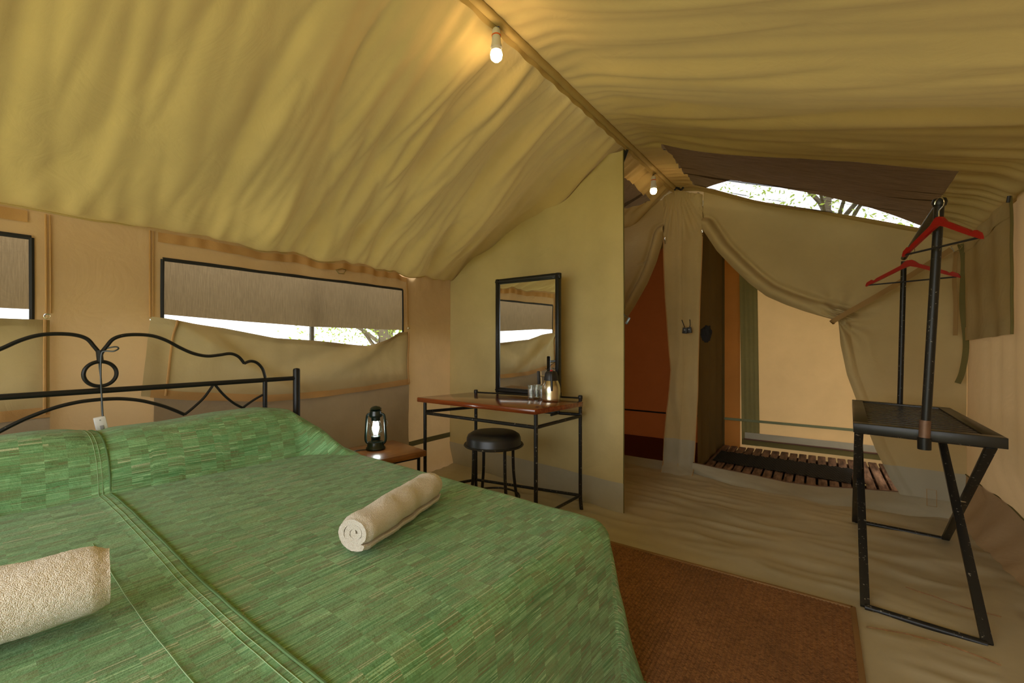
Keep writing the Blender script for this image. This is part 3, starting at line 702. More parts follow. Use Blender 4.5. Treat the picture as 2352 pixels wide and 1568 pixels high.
# flysheets outside
def flyr(x, v):
    ye = interp([(-1.06, 5.1), (-.85, 4.75), (-.65, 4.43), (-.1, 4.41), (.35, 4.56), (.65, 4.80), (.95, 5.0)], x); y = lerp(2.3, ye, v)
    return Vector((x, y, 2.80 - .40 * (x - XM) + .01 * nz(x * 3, y * 3)))
MB().grid(flyr, lin(XM, .95, 40), lin(0, 1, 40)).build('flysheet', FLY, None, auto=180, label='brown outer flysheet above the roof vent on the right', cat='flysheet')
MB().grid(lambda x, y: Vector((x, y, 2.92 + .43 * (x - XM) + .01 * nz(x * 3, y * 3))), lin(-3.6, XM, 30), lin(2.9, 6.2, 30)).build('flysheet', FLY, None, auto=180, label='brown outer flysheet behind the left roof vent near the small bulb', cat='flysheet')
aw1 = prof([(375, 722), (560, 738), (715, 750), (924, 758)], XL - .14)
def awf(u, v):
    y = lerp(-1.6, 3.3, u); zb = interp([(-1.6, 1.36), (.4, 1.322)] + aw1 + [(3.3, 1.25)], y)
    return Vector((XL - .14 - .02 * nz(y * 2, v), y, lerp(1.85, zb, v)))
MB().grid(awf, lin(0, 1, 80), lin(0, 1, 12)).build('awning', AWN, None, auto=180, label='brown awning cloth seen through the netting of the left windows', cat='awning')
MB().tube([(XL - .2, U(716, 700, x=XL - .2).y, 0), (XL - .2, U(716, 700, x=XL - .2).y, 1.9)], .018, 8).build('awning_pole', plain('grey_pole', (.12, .12, .11, 1), .5, .3), None, label='grey pole standing outside behind the window netting', cat='pole')

# ------------------------------------------------------------------ outside world
MB().grid(lambda x, y: Vector((x, y, -.12 + .02 * nz(x * .3, y * .3))), lin(-40, 30, 40), lin(-30, 45, 40)).build('ground', plain('dry_grass', srgb(150, 150, 96), .95, var=.25, scale=3), None, kind='structure')
BARK = plain('bark', srgb(92, 82, 66), .9, var=.3, scale=8)
LEAF = canvas('leaf', srgb(140, 160, 80), .5, srgb(180, 200, 90), crease=0, weave=0)
def tree(x, y, h, r, n, label):
    t = empty('tree', (x, y, -.1), label, 'tree'); mb = MB()
    mb.tube(cr([(x, y, -.1), (x + .1, y + .1, h * .25), (x - .1, y, h * .5), (x + .05, y, h * .8)], 5), [.16, .15, .14, .14, .13, .13, .12, .12, .11, .1, .09, .08, .07, .06, .05, .04], 8)
    tips = []
    for k in range(16):
        a = random.uniform(0, 2 * PI); z0 = h * random.uniform(.2, .7); d = r * random.uniform(.6, 1)
        e = Vector((x + d * math.cos(a), y + d * math.sin(a), z0 + h * random.uniform(.02, .25))); tips.append(e)
        P = cr([(x, y, z0), Vector((x, y, z0)).lerp(e, .5) + Vector((0, 0, .15)), e], 4); mb.tube(P, [.045 * (1 - i / (len(P) + 1)) + .006 for i in range(len(P))], 5)
    mb.build('trunk', BARK, t)
    lf = MB()
    for k in range(n):
        e = random.choice(tips); p = e + Vector([random.gauss(0, r * .28) for _ in range(3)]); R = Matrix.Rotation(random.uniform(0, 6), 3, Vector([random.gauss(0, 1) for _ in range(3)]).normalized())
        s = random.uniform(.03, .06); vs = [lf.bm.verts.new(p + R @ Vector(c)) for c in ((-s, 0, 0), (0, -s * .4, 0), (s, 0, 0), (0, s * .4, 0))]; lf.bm.faces.new(vs)
    lf.build('foliage', LEAF, t, smooth=False, kind='stuff')
tree(-8.6, 6.9, 4.2, 1.5, 5000, 'leafy tree seen through the gap under the window awning')
tree(-14.0, 11.6, 5.0, 2.2, 2600, 'tree farther off behind the window gap')
tree(.2, 10.5, 6.2, 1.9, 2600, 'tree whose branches show through the roof vent on the right')
tree(3.6, 14.5, 7.6, 2.4, 2200, 'taller tree beyond the roof vent, farther away')

# ------------------------------------------------------------------ bed
BR = math.radians(-3.5); BO = Vector((-2.62, .57, 0))
EX = Vector((math.cos(BR), math.sin(BR), 0)); EY = Vector((-math.sin(BR), math.cos(BR), 0))
def BL(X, Y, z): return BO + EX * X + EY * Y + Vector((0, 0, z))
def hb(px, py):   # pixel -> headboard plane -> (Y, z)
    a = px - 1176; d = Vector((a * CT - F * ST, a * ST + F * CT, 784 - py)); t = (BO.dot(EX)) / d.dot(EX)
    p = d * t; return ((p - BO).dot(EY), H + p.z)
bed = empty('bed', BO, 'double bed with a black tubular scroll headboard and green cover', 'bed')
def zq(X, Y): return (px0(X), py0(Y))
def hz(X, Y): p = hb(X / 3.2667, 740 + Y / 3.2667); return p
c0 = hz(753, 385)[0]
def bedpart(pts, r, name, mir=False, seg=8):
    P = [BL(0, (2 * c0 - y) if mir else y, z) for y, z in pts]
    MB().tube(P, r, seg).build(name, BEDM, bed)
sc = [hz(*p) for p in [(752, 262), (765, 225), (800, 180), (850, 125), (930, 98), (1040, 92), (1150, 103), (1250, 137), (1350, 190), (1450, 233), (1550, 253), (1640, 246), (1730, 235), (1790, 258), (1833, 308)]]
sc2 = [hz(*p) for p in [(1833, 308), (1880, 291), (1930, 305), (1970, 350), (1990, 415)]]
lo = [hz(*p) for p in [(753, 578), (900, 573), (1050, 586), (1200, 621), (1300, 656), (1385, 692)]]
d1 = [hz(*p) for p in [(1385, 692), (1450, 640), (1530, 565), (1600, 470)]]
d2 = [hz(*p) for p in [(1615, 470), (1680, 545), (1760, 610), (1850, 655)]]
d3 = [hz(*p) for p in [(1815, 645), (1900, 585), (1978, 540)]]
for m in (False, True):
    for nm, pts in (('scroll', sc), ('scroll', sc2), ('arch', lo), ('brace', d1), ('brace', d2), ('brace', d3)):
        P = [(p[0], p[1]) for p in pts]; Q = cr([Vector((a, b, 0)) for a, b in P], 6)
        bedpart([(q_.x, q_.y) for q_ in Q], .0065 if nm == 'brace' else .008, nm, m)
yr, zr_ = hz(2200, 410); y0c, z0c = hz(0, 555)
zrail = .952; ypost = hz(2225, 400)[0]; ymid = hz(1988, 500)[0]
R_ = .5 * (hz(893, 385)[0] - hz(618, 385)[0]) - .006; cz_ = .5 * (hz(753, 290)[1] + hz(753, 483)[1])
MB().tube([BL(0, c0 + R_ * math.cos(a), cz_ + R_ * 1.0 * math.sin(a)) for a in lin(0, 2 * PI, 40)][:-1], .008, 8, True).build('ring', BEDM, bed)
MB().tube([BL(0, 2 * c0 - ypost, zrail), BL(0, ypost, zrail)], .0125, 12).build('top_rail', BEDM, bed)
MB().tube([BL(0, c0, cz_ + R_), BL(0, c0 - .004, cz_ + R_ + .05)], .012, 8).build('collar', BEDM, bed)
for s_ in (1, -1):
    yp = c0 + s_ * (ypost - c0); yq = c0 + s_ * (ymid - c0)
    MB().lathe([(0, 0), (.0195, 0), (.0195, 1.0), (.017, 1.008), (0, 1.012)], BL(0, yp, 0), 16).build('post', BEDM, bed)
    MB().tube([BL(0, yq, .35), BL(0, yq, zrail)], .012, 10).build('upright', BEDM, bed)
MB().tube([BL(0, 2 * c0 - ypost, .38), BL(0, ypost, .38)], .015, 10).build('lower_rail', BEDM, bed)
HW = .885; BLN = 1.94
MB().box(BL(1.0, c0, .30), (1.88, 1.72, .08), Matrix.Rotation(BR, 3, 'Z')).build('base', BEDM, bed)
MB().box(BL(1.0, c0, .445), (1.9, 1.76, .20), Matrix.Rotation(BR, 3, 'Z'), .03).build('mattress', plain('ticking', srgb(200, 196, 186), .9), bed)
for X in (.1, 1.85):
    for Y in (c0 - .8, c0 + .8): MB().tube([BL(X, Y, 0), BL(X, Y, .27)], .02, 10).build('leg', BEDM, bed)

# bedspread
ZT = .585
pil = [(-.9, .225), (-.6, .225), (-.35, .235), (-.2, .24), (0, .222), (.2, .222), (.42, .235), (.62, .236), (.74, .215), (.84, .13), (.90, .03), (.93, 0)]
def pillow(X, Y):
    h = interp(pil, Y); 
    if h <= 0: return 0
    h *= 1 - .07 * math.exp(-((Y - seamY(X)) / .05) ** 2)
    X0, wd = .17, .215 + .01 * nz(Y * 3, 0)
    wd += .20 * sstep(.70, .92, Y)
    if X < X0: t = (X - X0) / .3
    else: t = (X - X0) / wd
    if abs(t) >= 1: return 0
    return h * (1 - abs(t) ** 2.4) ** .5
def seamY(X): return lerp(-.035, -.03, 0) + .03 * (X / 2) + .012 * math.sin(X * 3)
# param a along X (metres), b along Y
def spread(a, b):
    ex = max(0, a - BLN); ey = max(0, abs(b - c0) - HW); sg = 1 if b > c0 else -1
    X = min(a, BLN); Y = c0 + sg * min(abs(b - c0), HW)
    d = math.hypot(ex, ey); r = .075
    z = ZT + pillow(X, Y) + .004 * nz(a * 3, b * 3, 2) + .0025 * nz(a * 9, b * 7, 5)
    z += .0035 * sstep(.002, -.004, b - seamY(a)) * sstep(-.05, -.02, b - seamY(a))
    z += .003 * math.exp(-((b - seamY(a) + .13 ) / .006) ** 2) * sstep(1.0, 1.3, a)
    if d <= 0: return BL(X, Y, z)
    al = min(d / r, PI / 2); out = r * math.sin(al); dn = r * (1 - math.cos(al)); rest = max(0, d - r * PI / 2)
    ux, uy = ex / d, ey / d * sg
    fl = .10 * rest + (.022 * nz(b * 2.4, 3) * sstep(0, .3, rest) if ex > ey else .022 * nz(a * 2.4, 7) * sstep(0, .3, rest))
    if sg > 0: fl *= lerp(.15, 1, sstep(1.0, 1.6, a))
    if ex > 0 and ey > 0: fl += .13 * rest * (4 * (ux * abs(uy)) ** 2) ; 
    fl += .008 * nz(a * 5 + b * 5, rest * 2) * sstep(.05, .2, rest)
    out += fl; zz = ZT + pillow(X, Y) * max(0, 1 - d / .1) - dn - rest * .985
    if a < .5: zz += .0
    return BL(X + out * ux, Y + out * uy, max(.012, zz) + .003 * nz(a * 7, b * 7))
dr = .60
aa = sorted(set([round(v, 4) for v in lin(-.03, .62, 110) + lin(.62, BLN, 130) + lin(BLN, BLN + dr, 70)]))
bb = sorted(set([round(v, 4) for v in lin(c0 - HW - dr, c0 - HW, 20) + lin(c0 - HW, c0 - .13, 50) + lin(c0 - .13, c0 + .12, 90) + lin(c0 + .12, c0 + HW, 110) + lin(c0 + HW, c0 + HW + dr, 60)]))
A0_ = min(aa, key=lambda q_: abs(q_ - .62)); arc = {}
for b_ in bb:
    t_ = 0; pv = None
    for a_ in aa:
        p = spread(a_, b_)
        if pv is not None: t_ += (p - pv).length
        pv = p; arc[(a_, b_)] = t_
MB().grid(spread, aa, bb, uvf=lambda a, b: (a if a >= A0_ else A0_ - arc[(A0_, b)] + arc[(a, b)], b)).build('bedspread', SPREAD, None, auto=180, label='green woven bedspread with brown checks drawn over the pillows', cat='bedspread')

bsp = bpy.data.objects['bedspread']
MB().tube([spread(a, seamY(a)) + Vector((0, 0, .003)) for a in lin(.0, BLN + .5, 260)], .0032, 6).build('seam_piping', canvas('piping', srgb(98, 128, 86), 0, None), bsp)
for off in (-.022, -.034, -.13):
    MB().tube([spread(a, seamY(a) + off) + Vector((0, 0, .0008)) for a in lin(.0 if off > -.1 else .9, BLN + .4, 200)], .0010, 5).build('stitch_line', canvas('stitch', srgb(150, 176, 136), 0, None), bsp)
# towels
def towel(name, A, B, R, mat, label, amp, turn):
    A, B = Vector(A), Vector(B); ax = (B - A).normalized(); up = Vector((0, 0, 1)); sd_ = ax.cross(up).normalized(); Lg = (B - A).length
    turns = 2.6; n = 330; th0 = turns * 2 * PI; r0 = .005
    t_ = (R - r0) / turns
    def cen(k): return r0 + (R - r0) * k
    mb = MB(); prof_ = []
    def ctr(k):
        a = k * th0; r = r0 + (R - r0 - t_ * .45) * k
        a2 = a + turn
        r *= 1 + .07 * nz(a * .9, R * 30) * (1 - k * .5); x = r * math.cos(a2); z = r * math.sin(a2)
        x *= 1.06; z *= .92 
        z = max(z, -R * .86 + (R - r) * .3)
        return x, z
    th = t_ * .37
    outer, inner = [], []
    for i in range(n + 1):
        k = i / n; x, z = ctr(k); x2, z2 = ctr(min(1, k + .004)); x1, z1 = ctr(max(0, k - .004)); tx, tz = x2 - x1, z2 - z1; l = math.hypot(tx, tz) or 1; nx, nz_ = tz / l, -tx / l
        hh = th * min(1, (1 - k) * 60 + .25, k * 60 + .25)
        outer.append((x + nx * hh, z + nz_ * hh)); inner.append((x - nx * hh, z - nz_ * hh))
    ring = outer + inner[::-1]; m_ = 130
    rows = []
    for j in range(m_ + 1):
        v = j / m_; row = []
        endr = min(v, 1 - v) * Lg
        for i, (x, z) in enumerate(ring):
            p = A + ax * (Lg * v) ; s_ = 1 + .05 * math.sin(v * PI) - .12 * (1 - sstep(0, .03, endr)); s_ += .03 * nz(v * 3, i * .01, R * 50)
            ang = math.atan2(z, x); depth = 1 - math.hypot(x, z) / R
            p = p - ax * 0 + ax * (1 if v < .5 else -1) * (-.010 * depth * (1 - sstep(0, .05, endr))) * -1
            q_ = p + sd_ * x * s_ + up * (z * s_ + R * .86)
            e = amp * (mn.noise(q_ * 300) * .6 + .6 * mn.noise(q_ * 110)) + .006 * mn.noise(q_ * 14)
            q_ += (sd_ * math.cos(ang) + up * math.sin(ang)) * e
            row.append(mb.bm.verts.new(q_))
        rows.append(row)
    M = len(ring)
    for P_, Q_ in zip(rows, rows[1:]):
        for i in range(M): mb.bm.faces.new((P_[i], P_[(i + 1) % M], Q_[(i + 1) % M], Q_[i]))
    for row, fl_ in ((rows[0], 0), (rows[-1], 1)):
        for i in range(n):
            f = (row[i], row[i + 1], row[M - 2 - i], row[M - 1 - i]); mb.bm.faces.new(f if not fl_ else f[::-1])
    bmesh.ops.recalc_face_normals(mb.bm, faces=mb.bm.faces)
    return mb.build(name, mat, None, auto=60, label=label, cat='towel')
towel('towel', (-1.035, .745, ZT + .010), (-1.165, 1.175, ZT + .010), .062, TOWEL, 'rolled cream towel in the middle of the bed with its spiral end showing', .0012, 1.7)
towel('towel', (-1.34, -.12, ZT + .010), (-1.25, .295, ZT + .010), .079, TOWEL2, 'rolled cream towel close to the camera at the left edge', .0016, -1.2)

# rug
def rug(x, y):
    e = .004 + .0022 * math.cos(2 * PI * x / .0145)
    return Vector((x, y, .007 + e + .0015 * nz(x * 4, y * 4)))
rg = MB().grid(rug, lin(-1.25, .118, 94 * 6), lin(.2, 2.43, 90)).build('rug', RUGM, None, auto=180, label='brown ribbed sisal rug on the floor at the foot of the bed', cat='rug')
rt = MB()
for a_, b_ in (((-1.26, 2.436), (.124, 2.436)), ((.124, .19), (.124, 2.442))):
    rt.bar((a_[0], a_[1], .008), (b_[0], b_[1], .008), .02, .014, (0, 0, 1), .003)
rt.build('border_tape', canvas('rug_border', srgb(150, 118, 80), 0, None, .95, .6), rg)

# nightstand and lantern
NZ_ = .50; n1 = U(980, 1034, z=NZ_); n2 = U(881, 1054, z=NZ_); e1 = (n2 - n1).normalized(); e2 = Vector((e1.y, -e1.x, 0))
if e2.x > 0: e2 = -e2
ns = empty('nightstand', (n1.x + e2.x * .2, n1.y + e2.y * .2, 0), 'small wooden bedside table between the bed and the mirror table', 'bedside table')
cn = [n1, n1 + e1 * .38, n1 + e1 * .38 + e2 * .40, n1 + e2 * .40]
MB().prism([(p.x, p.y) for p in cn], NZ_ - .035, NZ_, .004).build('table_top', NWOOD, ns)
for i in range(4):
    p = cn[i].lerp(cn[(i + 2) % 4], .09); MB().tube([(p.x, p.y, 0), (p.x, p.y, NZ_ - .035)], .010, 10).build('leg', BLACK, ns)
fr_ = MB(); ci = [cn[i].lerp(cn[(i + 2) % 4], .09) for i in range(4)]
for i in range(4): fr_.tube([(ci[i].x, ci[i].y, NZ_ - .045), (ci[(i + 1) % 4].x, ci[(i + 1) % 4].y, NZ_ - .045)], .008, 8)
fr_.build('frame', BLACK, ns)

lp = U(863, 1031, z=NZ_); LS = 1.0
ln = empty('lantern', (lp.x, lp.y, NZ_), 'lit dark green hurricane lantern standing on the bedside table', 'lantern')
lc = Vector((lp.x, lp.y, NZ_))
MB().lathe([(0, .001), (.058, .001), (.060, .006), (.058, .014), (.052, .020), (.050, .040), (.046, .048), (.030, .052), (.026, .06), (.030, .066), (.020, .070), (0, .070)], lc, 36).build('fuel_tank', LANT, ln)
MB().lathe([(.012, .066), (.026, .068), (.030, .076), (.028, .082), (.014, .086)], lc, 24).build('burner', LANT, ln)
MB().lathe([(.024, .074), (.034, .086), (.0405, .108), (.041, .125), (.037, .150), (.031, .170), (.027, .180)], lc, 32).build('glass_globe', GLASS, ln)
MB().lathe([(.026, .178), (.027, .178), (.027, .200), (.036, .200), (.040, .206), (.040, .212), (.036, .226), (.034, .238), (.038, .240), (.030, .246), (0, .248)], lc, 32).build('chimney', LANT, ln)
cap_ = MB(); cap_.lathe([(.036, .250), (.037, .252), (.026, .262), (.010, .268), (0, .270)], lc, 10)
for k in range(8):
    a = 2 * PI * k / 8; cap_.tube([lc + Vector((.024 * math.cos(a), .024 * math.sin(a), .244)), lc + Vector((.026 * math.cos(a), .026 * math.sin(a), .256))], .003, 5)
cap_.build('chimney_cap', LANT, ln)
ca = math.atan2(ST, CT)
for s_ in (1, -1):
    dx = Vector((CT, ST, 0)) * s_
    MB().tube(cr([lc + dx * .034 + Vector((0, 0, .222)), lc + dx * .050 + Vector((0, 0, .214)), lc + dx * .056 + Vector((0, 0, .19)), lc + dx * .060 + Vector((0, 0, .12)), lc + dx * .063 + Vector((0, 0, .07)), lc + dx * .058 + Vector((0, 0, .045)), lc + dx * .044 + Vector((0, 0, .034))], 6), .0075, 10).build('side_tube', LANT, ln)
wg = MB(); dxx = Vector((CT, ST, 0)); fwv = Vector((ST, -CT, 0))
wg.tube([lc + dxx * .044 * math.cos(a) + fwv * .044 * math.sin(a) + Vector((0, 0, .098 + .012 * math.cos(a))) for a in lin(0, 2 * PI, 24)][:-1], .0012, 5, True); wg.build('wire_guard', CHROME, ln)
MB().tube(cr([lc + dxx * -.06 + Vector((0, 0, .19)), lc + dxx * -.066 - fwv * .03 + Vector((0, 0, .17)), lc + dxx * 0 - fwv * .07 + Vector((0, 0, .10)), lc + dxx * .066 - fwv * .03 + Vector((0, 0, .15)), lc + dxx * .06 + Vector((0, 0, .19))], 8), .0015, 5).build('bail_handle', CHROME, ln)
MB().lathe([(0, .090), (.012, .092), (.014, .104), (.021, .124), (.022, .138), (.014, .156), (0, .160)], lc, 20).build('bulb', BULBL, ln)
cb = [lc + Vector((-.02, -.05, .004)), lc + Vector((-.05, -.10, .004)), lc + Vector((-.045, -.16, .004)), lc + Vector((-.07, -.21, .003))]
MB().tube(cr(cb, 6), .003, 6).build('power_cord', BLACKP, ln, label='thin black power cord')

# ------------------------------------------------------------------ table, mirror, stool
TZ = .765
FLc, FRc, RRc = U(957, 912, z=TZ), U(1229, 940, z=TZ), U(1340, 922, z=TZ); RLc = RRc + Vector((-.975, .0, 0))
tb = empty('dressing_table', ((FLc.x + RRc.x) / 2, (FLc.y + RRc.y) / 2, 0), 'dressing table with reddish wooden top on a black tubular frame', 'table')
MB().prism([(p.x, p.y) for p in (FLc, FRc, RRc, RLc)], TZ - .034, TZ, .007).build('table_top', TWOOD, tb)
lf_, rf_ = Vector((FLc.x + .055, FLc.y + .03, 0)), Vector((FRc.x - .01, FRc.y + .025, 0))
rr_ = U(1330, 918, z=TZ); rr_.z = 0; rr_ += Vector((.005, .01, 0)); rl_ = U(1093, 904, z=TZ); rl_.z = 0
V3 = lambda p, z: Vector((p.x, p.y, z))
r_ = .0125
MB().tube([V3(lf_, 0), V3(lf_, TZ - .03)], r_, 12).build('leg', BLACKW, tb)
MB().tube([V3(rf_, 0), V3(rf_, TZ - .03)], r_, 12).build('leg', BLACKW, tb)
for p in (rl_, rr_):
    MB().tube(cr([V3(p, 0) + Vector((.015, -.01, 0)), V3(p, .06) + Vector((.004, -.004, 0)), V3(p, .14), V3(p, .5), V3(p, TZ + .012)], 5), r_, 12).lathe([(0, 0), (.015, 0), (.016, .004), (.016, .02), (.012, .027), (0, .028)], V3(p, TZ + .005), 12).build('leg', BLACKW, tb, label='rear leg with capped top standing above the table')
for (a, b, z) in ((lf_, rf_, .652), (lf_, rl_, .662), (rf_, rr_, .652), (rl_, rr_, .662), (rl_, rr_, .10), (lf_, rl_, .10), (rf_, rr_, .10)):
    MB().tube([V3(a, z), V3(b, z)], .011 if z > .2 else .0105, 10).build('rail', BLACKW, tb)
MB().tube([V3(rl_, TZ + .012), V3(rr_, TZ + .012)], .006, 8).build('back_rail', BLACK, tb)
# mirror
my = math.radians(-3.2); mc = Vector((-1.745, 2.79, 0)); MXd = Vector((math.cos(my), math.sin(my), 0)); MN = Vector((math.sin(my), -math.cos(my), 0))
def onm(px, py):
    a = px - 1176; d = Vector((a * CT - F * ST, a * ST + F * CT, 784 - py)); t = (mc.dot(MN)) / d.dot(MN); return d * t + Vector((0, 0, H))
ml, mr_ = onm(1140, 643), onm(1288, 625); zt_, zb_ = (ml.z + mr_.z) / 2, onm(1137, 900).z
mi = empty('mirror', ((ml.x + mr_.x) / 2, (ml.y + mr_.y) / 2, zb_), 'tall black-framed mirror standing at the back of the dressing table', 'mirror')
fwd_ = .042
def frm(n):
    A_, B_ = V3(ml, 0), V3(mr_, 0); ctrs = [(A_, zb_), (B_, zb_), (B_, zt_), (A_, zt_)]
    for i in range(4):
        (p, z), (q2, z2) = ctrs[i], ctrs[(i + 1) % 4]
        p3, q3 = V3(p, z), V3(q2, z2); cen = V3((ml + mr_) / 2, (zt_ + zb_) / 2)
        inw = [MXd * fwd_ / 2 * (1 if (i in (3,)) else -1 if i == 1 else 0) + Vector((0, 0, fwd_ / 2 * (1 if i == 0 else -1 if i == 2 else 0)))][0]
        MB().bar(p3 + inw, q3 + inw, fwd_ if i in (0, 2) else .028, .028 if i in (0, 2) else fwd_, tuple(MN), .005).build('frame_rail' if i in (0, 2) else 'frame_stile', BLACK, mi)
        inw2 = inw * 1.0 + MN * .012
        MB().bar(p3 + inw2, q3 + inw2, .012, .014, tuple(MN), .003).build('frame_bead', BLACKP, mi)
frm(0)
mg = MB(); 
vs = [mg.bm.verts.new(p + MN * .006) for p in (V3(ml, zb_ + .035) + MXd * .035, V3(mr_, zb_ + .035) - MXd * .035, V3(mr_, zt_ - .035) - MXd * .035, V3(ml, zt_ - .035) + MXd * .035)]
mg.bm.faces.new(vs); mg.build('glass', MIRROR, mi, smooth=False)
for p in (ml + MXd * .01, mr_ - MXd * .02): MB().tube([V3(p, .66) - MN * .0, V3(p, zt_ - .02) - MN * .02], .009, 8).build('support_post', BLACK, mi)
for p in (ml + MXd * .01, mr_ - MXd * .02): MB().tube([V3(p, .662), V3(p + (rl_ - rr_).normalized() * .0, .662) + Vector((0, rl_.y - p.y, 0))], .008, 8).build('foot_bracket', BLACK, mi)
MB().tube(cr([onm(1278, 833) + MN * .03, onm(1272, 838) + MN * .04, onm(1268, 848) + MN * .05, onm(1262, 845) + MN * .05], 5), .002, 5).build('hanging_wire', TRIMB, mi)

# stool
sx, sy, sz = -1.745, 2.32, .50
st = empty('stool', (sx, sy, 0), 'round black padded stool tucked under the dressing table', 'stool')
MB().lathe([(0, .085), (.10, .084), (.145, .078), (.168, .064), (.176, .045), (.178, .012), (.182, .004), (.17, 0), (0, 0)], (sx, sy, sz), 48).build('seat', RUBBER, st)
MB().lathe([(.17, -.006), (.192, -.006), (.196, 0), (.192, .006), (.17, .006)], (sx, sy, sz), 48).build('seat_rim', BLACKW, st)
for k in range(4):
    a = PI / 4 + k * PI / 2 + .35; d = Vector((math.cos(a), math.sin(a), 0)); c_ = Vector((sx, sy, 0))
    MB().tube(cr([c_ + d * .19, c_ + d * .175 + Vector((0, 0, .12)), c_ + d * .15 + Vector((0, 0, .3)), c_ + d * .145 + Vector((0, 0, sz - .004))], 5), .0105, 10).build('leg', BLACKW, st)
MB().tube([Vector((sx + .168 * math.cos(a), sy + .168 * math.sin(a), .16)) for a in lin(0, 2 * PI, 36)][:-1], .007, 8, True).build('footring', BLACKW, st)

# flask
fp = U(1265, 921, z=TZ); fp.y += .005; fk = empty('vacuum_flask', (fp.x, fp.y, TZ), 'stainless steel vacuum flask with black lid and red button', 'flask')
fc = Vector((fp.x, fp.y, TZ)); k_ = 1.0
MB().lathe([(0, .001), (.061, .001), (.063, .004), (.0635, .018), (.0625, .019), (.0635, .020), (.064, .06), (.063, .088), (.057, .115), (.048, .136), (.046, .142), (0, .142)], fc, 48).build('body', STEEL, fk)
MB().lathe([(.047, .141), (.049, .143), (.047, .168), (.042, .192), (.034, .202), (.015, .206), (0, .206)], fc, 40).build('lid', BLACKP, fk)
vd = Vector((ST, -CT, 0)); vr = Vector((CT, ST, 0))
sp_ = (vd + vr * -.02).normalized(); sl_ = MB()
sl_.tube(cr([fc + sp_ * .030 + Vector((0, 0, .199)), fc + sp_ * .052 + Vector((0, 0, .186)), fc + sp_ * .058 + Vector((0, 0, .155)), fc + sp_ * .064 + Vector((0, 0, .11)), fc + sp_ * .0655 + Vector((0, 0, .075))], 6), [.009] * 8 + [.0085] * 8 + [.008] * 6 + [.007] * 2 + [.004], 10); sl_.build('spout', BLACKP, fk)
MB().lathe([(0, .215), (.008, .213), (.010, .204), (.009, .196), (0, .195)], fc + sp_ * .022, 16).build('button', REDP, fk, label='red pouring button')
hd = (-vr + vd * .15).normalized(); hm = MB()
hm.bar(fc + hd * .083 + Vector((0, 0, .115)), fc + hd * .088 + Vector((0, 0, .205)), .020, .022, tuple(hd), .006); hm.build('handle', BLACKP, fk)
hm = MB(); hm.bar(fc + hd * .072 + Vector((0, 0, .115)), fc + hd * .076 + Vector((0, 0, .202)), .003, .016, tuple(hd)); hm.tube([fc + hd * .04 + Vector((0, 0, .17)), fc + hd * .078 + Vector((0, 0, .17))], .004, 8); hm.build('handle_bracket', CHROME, fk)
# glasses
for i, (px, py) in enumerate([(1219, 912), (1232, 909), (1245, 913)]):
    p = U(px, py, z=TZ); g = Vector((p.x, min(p.y, 2.665) if i else 2.645, TZ))
    if i: g.x = U(px, py, y=g.y).x
    else: g.x = U(px, py, y=2.645).x
    if i == 1: g.y = 2.70; g.x = U(px, 905, y=2.70).x
    MB().lathe([(0, .001), (.018, .001), (.019, .004), (.021, .085), (.0215, .096), (.0205, .096), (.0195, .08), (.0175, .010), (0, .009)], g, 24).build('drinking_glass', GLASS, None, label=['small clear drinking glass, leftmost of the three beside the flask', 'small clear drinking glass, middle one of three and set farthest back', 'small clear drinking glass touching the side of the flask'][i], cat='glass', group='drinking glasses on the dressing table')
p = U(1236, 914, z=TZ)

# ------------------------------------------------------------------ luggage rack with clothes rail
RZ = .80
c_fl, c_fr, c_bl, c_br = U(1960, 971, z=RZ), U(2317, 1007, z=RZ), U(1957, 917, z=RZ), U(2182, 936, z=RZ)
rk = empty('luggage_rack', (.37, 3.0, 0), 'black slatted luggage rack on crossed legs with a clothes rail', 'luggage rack')
def rt2(u, v, z=RZ): p = c_fl.lerp(c_fr, u).lerp(c_bl.lerp(c_br, u), v); return Vector((p.x, p.y, z))
fh = .042
def board(u0, v0, u1, v1, z0, z1, name, mat, bev=.0015):
    MB().prism([tuple(rt2(u, v))[:2] for u, v in ((u0, v0), (u1, v0), (u1, v1), (u0, v1))], z0, z1, bev).build(name, mat, rk)
DK = chipped('black_painted_wood', (.022, .020, .015, 1), (.16, .14, .09, 1), .72, .3, 30)
board(0, 0, 1, .05, RZ - fh, RZ, 'frame_board', DK); board(0, .95, 1, 1, RZ - fh, RZ, 'frame_board', DK)
board(0, .05, .12, .95, RZ - fh, RZ, 'frame_board', DK); board(.88, .05, 1, .95, RZ - fh, RZ, 'frame_board', DK)
ns_ = 15
for i in range(ns_):
    v = lerp(.055, .95, i / ns_); w_ = (.95 - .055) / ns_
    if i == 0: v += .004
    board(.12, v + (.018 if i == 0 else .010), .88, v + w_ - .012, RZ - .024, RZ - .006, 'slat', DK, .002)
MB().bar(rt2(.5, .04, RZ - .030), rt2(.5, .96, RZ - .030), .04, .014, (0, 0, 1)).build('centre_batten', DK, rk)
nl, nr_, fl2, fr2 = U(1987, 1393, z=.012), U(2268, 1480, z=.012), U(1964, 1196, z=.012), U(2171, 1238, z=.012)
tp_z = RZ - fh - .005
def leg(a, b): MB().bar(a, b, .020, .034, (1, 0, 0), .003).build('leg', BLACKW, rk)
leg(nl, rt2(.065, .93, tp_z)); leg(nr_, rt2(.90, .93, tp_z) + Vector((-.02, 0, 0)))
leg(fl2 + Vector((-.026 * 0, 0, 0)), rt2(.045, .07, tp_z)); leg(fr2, rt2(.93, .06, tp_z))
MB().tube([nl, nr_], .014, 10).build('foot_bar', BLACKW, rk); MB().tube([fl2, fr2], .014, 10).build('foot_bar', BLACKW, rk)
MB().tube([rt2(.045, .07, tp_z), rt2(.93, .07, tp_z)], .010, 8).build('cross_bar', BLACKW, rk)
